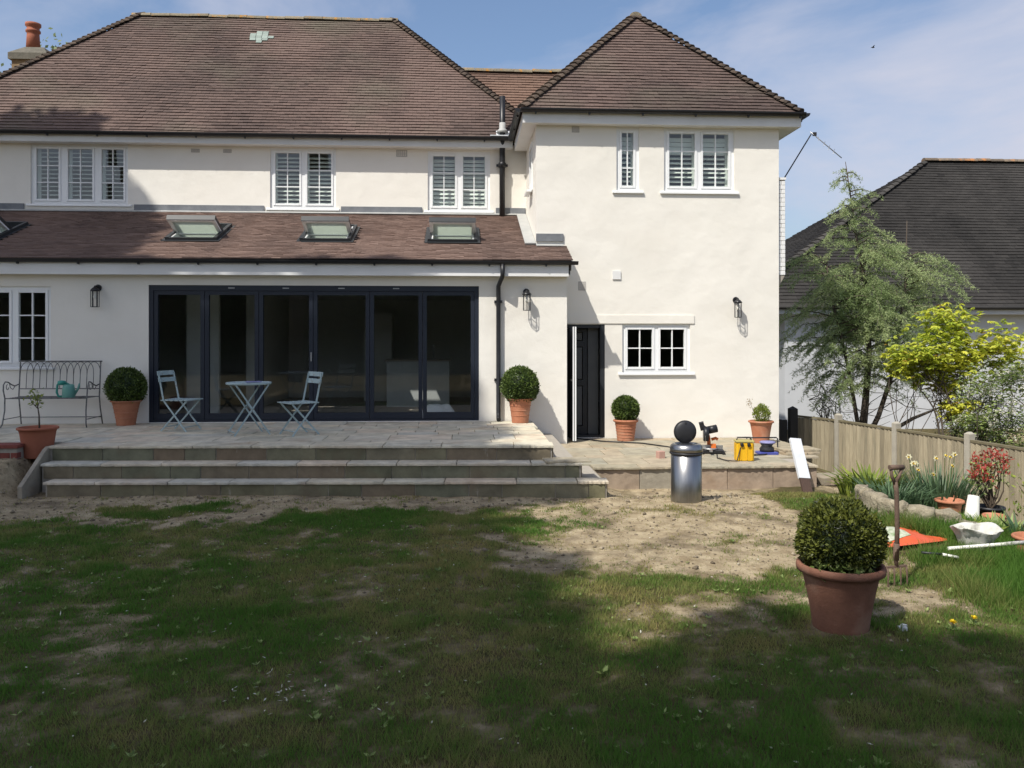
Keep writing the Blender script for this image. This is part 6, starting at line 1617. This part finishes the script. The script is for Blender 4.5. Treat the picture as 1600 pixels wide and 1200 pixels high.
def weeds():
    rs = np.random.RandomState(64); n = 700; Y = np.sqrt(rs.uniform(3.3 ** 2, 8.6 ** 2, n)); X = rs.uniform(-.55, .72, n) * Y
    ok = (bareness(X, Y) < .75) & ((X - 2.46) ** 2 + (Y - 5.26) ** 2 > .25 ** 2); X, Y = X[ok], Y[ok]; n = len(X); C = []; D = []; L = []
    for i in range(n):
        k = rs.randint(5, 10); s_ = rs.uniform(.012, .034) * (1.7 if rs.rand() < .05 else 1)
        a = rs.uniform(0, 6.28, k); C += [(X[i], Y[i], 0)] * k; D += [(math.cos(q), math.sin(q), rs.uniform(.25, .9)) for q in a]; L += [s_ * rs.uniform(.7, 1.2) for _ in range(k)]
    C = np.array(C); C[:, 2] = gz(C[:, 0], C[:, 1]) + .012; L = np.array(L); m = len(C)
    o = leaf_obj('lawn_weeds', diamonds(C, np.array(D), np.array([[0, 0, 1.0]]) + rs.normal(0, .25, (m, 3)), L, L * .42), np.clip(rs.normal(.5, .25, m), 0, 1), M['shrub_leaf']); tag(o, 'small broad-leaved weeds dotted through the lawn', 'weeds', kind='stuff')
weeds()
def litter():
    rs = np.random.RandomState(61); n = 420; Y = np.sqrt(rs.uniform(3.3 ** 2, 10 ** 2, n)); X = rs.uniform(-.55, .6, n) * Y
    k = 40; X[:k] = -.95 + rs.standard_cauchy(k).clip(-5, 5) * .05; Y[:k] = 4.45 + rs.standard_cauchy(k).clip(-5, 5) * .05
    ok = ~((Y > front(X, 9.7)) & (X < 1.8)); X, Y = X[ok], Y[ok]; n = len(X); c = np.stack([X, Y, gz(X, Y) + .018], 1)
    V = diamonds(c, rand_dirs(n, rs) * [1, 1, .3], np.array([[0, 0, 1.0]]) + rs.normal(0, .3, (n, 3)), rs.uniform(.012, .035, n), .010)
    o = leaf_obj('fallen_petals', V, rs.rand(n), M['blossom']); tag(o, 'fallen pale petals and chips scattered over the lawn', 'petals', kind='stuff')
litter()
def clods():
    rs = np.random.RandomState(67); n = 9000; Y = np.sqrt(rs.uniform(3.6 ** 2, 10.9 ** 2, n)); X = rs.uniform(-.62, .75, n) * Y
    b = bareness(X, Y); ok = (rs.rand(n) < np.clip((b - .35) * 1.6, 0, 1)) & ~((Y > front(X, 9.72)) & (X > -5.0) & (X < 1.78)) & ~((Y > 10.8) & (X < 4.8) & (X > -5.2)); X, Y = X[ok], Y[ok]; n = len(X)
    r = rs.gamma(2.0, .0048, n).clip(.004, .032); c = np.stack([X, Y, gz(X, Y) + r * .25], 1)
    base = np.array([(1, 0, 0), (0, 1, 0), (-1, 0, 0), (0, -1, 0), (0, 0, .8), (0, 0, -.6)], float)
    V = base[None] * (r[:, None, None] * rs.uniform(.6, 1.3, (n, 6, 1))); a = rs.uniform(0, 6.28, n); ca, sa = np.cos(a)[:, None], np.sin(a)[:, None]
    V = np.stack([V[:, :, 0] * ca - V[:, :, 1] * sa, V[:, :, 0] * sa + V[:, :, 1] * ca, V[:, :, 2]], 2) + c[:, None]
    F = np.array([(0, 1, 4), (1, 2, 4), (2, 3, 4), (3, 0, 4), (1, 0, 5), (2, 1, 5), (3, 2, 5), (0, 3, 5)])
    F = (F[None] + (np.arange(n) * 6)[:, None, None]).reshape(-1, 3)
    m = mat('soil_clod', (0.11, 0.085, 0.055), (0.36, 0.30, 0.21), rough=1, scale=30, attr='tint')
    o = link('soil_clods', np_mesh('soil_clods', V.reshape(-1, 3), F, m, {'tint': np.repeat(rs.beta(1.2, 2, n), 6)})); tag(o, 'small clods and stones lying on the bare earth', 'soil', kind='stuff')
clods()

# ------------------------------------------------------------------ garden trees behind and left of the viewer, which shade the lawn and terrace
def shade_tree(name, loc, label, mask, zlo, zhi, n, seed, xr, yr):
    """crown: leaf clumps spread through a volume; mask(qx,qy) is the crown's outline seen from the sun, at height 12 m"""
    e = empty(name, loc); tag(e, label, 'tree'); rs = np.random.RandomState(seed)
    qx = rs.uniform(*xr, n); qy = rs.uniform(*yr, n); k = mask(qx, qy, rs); qx, qy = qx[k], qy[k]; m = len(qx)
    z = zlo + (zhi - zlo) * rs.beta(1.6, 1.6, m)
    S = np.array(SUN_TO); t = (z - 12) / S[2]
    P = np.stack([qx + S[0] * t, qy + S[1] * t, z], 1) - np.array(loc)
    V = diamonds(P, rand_dirs(m, rs) + [0, 0, -.3], rand_dirs(m, rs) + [0, 0, 1.2], rs.uniform(.22, .42, m), rs.uniform(.16, .28, m))
    leaf_obj('crown', V, np.clip(rs.rand(m), 0, 1), M['tree_leaf'], e)
    tk = MB(); top = zhi - loc[2] - 2; cen = P.mean(0)
    tk.tube([(0, 0, 0), (.1, 0, 3), (cen[0] * .3, cen[1] * .3, zlo - loc[2]), (cen[0], cen[1], top)], [.34, .27, .20, .06], 10)
    tk.build('trunk', M['bark'], e)
    br = MB()
    for i in rs.choice(m, 46, False):
        a = np.array([cen[0] * .4, cen[1] * .4, zlo - loc[2]]) + (np.array([cen[0], cen[1], top]) - np.array([cen[0] * .4, cen[1] * .4, zlo - loc[2]])) * rs.rand() * .7
        br.tube(limb_pts(a, P[i], .06, 5, .05, rs), [.10, .08, .06, .045, .03, .012], 6, False)
    br.build('limb', M['bark'], e)
    return e
def gaps(qx, qy, lo=.30): return fbm(qx * .9, qy * .9, 71) > lo
def edge(qx, qy, s): return (fbm(qx * .8 + s, qy * .8, 73) - .5) * 2.4 + (fbm(qx * 2.6 + s, qy * 2.6, 75) - .5) * 1.1
def m_left(qx, qy, rs): return (qx < -5.75 + 1.05 * np.exp(-((qy - 3.35) / .42) ** 2) + .75 * edge(qx, qy, 1)) & (qy < 8.0 + .35 * edge(qx, qy, 4)) & gaps(qx, qy, .26) & ((qx + 6.33) ** 2 + ((qy + 2.49) * 1.4) ** 2 > .2 ** 2)
def m_far(qx, qy, rs): return (qx < -9.8 + .6 * edge(qx, qy, 2)) & (qy < 12.8 + .5 * edge(qx, qy, 6)) & gaps(qx, qy, .25)
def m_back(qx, qy, rs): return (qy < -1.9 + .95 * np.exp(-((qx + 4.3) / 1.0) ** 2) + .45 * edge(qx, qy, 3)) & gaps(qx, qy, .27) & ((qx + 6.33) ** 2 + ((qy + 2.49) * 1.4) ** 2 > .2 ** 2)
shade_tree('garden_tree', (-13.6, -2.4, -.1), 'tall leafy tree left of the viewer shading the terrace and lawn', m_left, 15, 22, 41000, 81, (-16, -4.2), (-3.2, 9.0))
shade_tree('garden_tree', (-17, 6.2, -.1), 'leafy tree left of the house shading its left corner', m_far, 15, 21, 15000, 82, (-16, -8.6), (7.6, 13.8))
shade_tree('garden_tree', (-7.0, -9.4, -.1), 'broad leafy tree behind the viewer shading the near lawn', m_back, 15, 22, 37000, 83, (-12, 3.0), (-9, -.6))

# tall garden hedge across the end of the garden, behind the viewer
def hedge():
    e = empty('garden_hedge', (-2, -19, -.1)); tag(e, 'tall dense hedge across the garden end behind the viewer', 'hedge'); rs = np.random.RandomState(91)
    mb = MB(); mb.box(-24, 24, -.9, .7, 0, 5.2); mb.build('branches', M['soil'], e)
    n = 24000; c = np.stack([rs.uniform(-24.3, 24.3, n), .7 + rs.rand(n) * .5, rs.rand(n) * 5.9], 1); c[:, 1] += (fbm(c[:, 0] * .5, c[:, 2] * .6, 7) - .5) * 1.6
    leaf_obj('foliage', diamonds(c, rand_dirs(n, rs), rand_dirs(n, rs) + [0, 1.2, .4], rs.uniform(.18, .32, n), .16), rs.rand(n), M['tree_leaf'], e)
hedge()
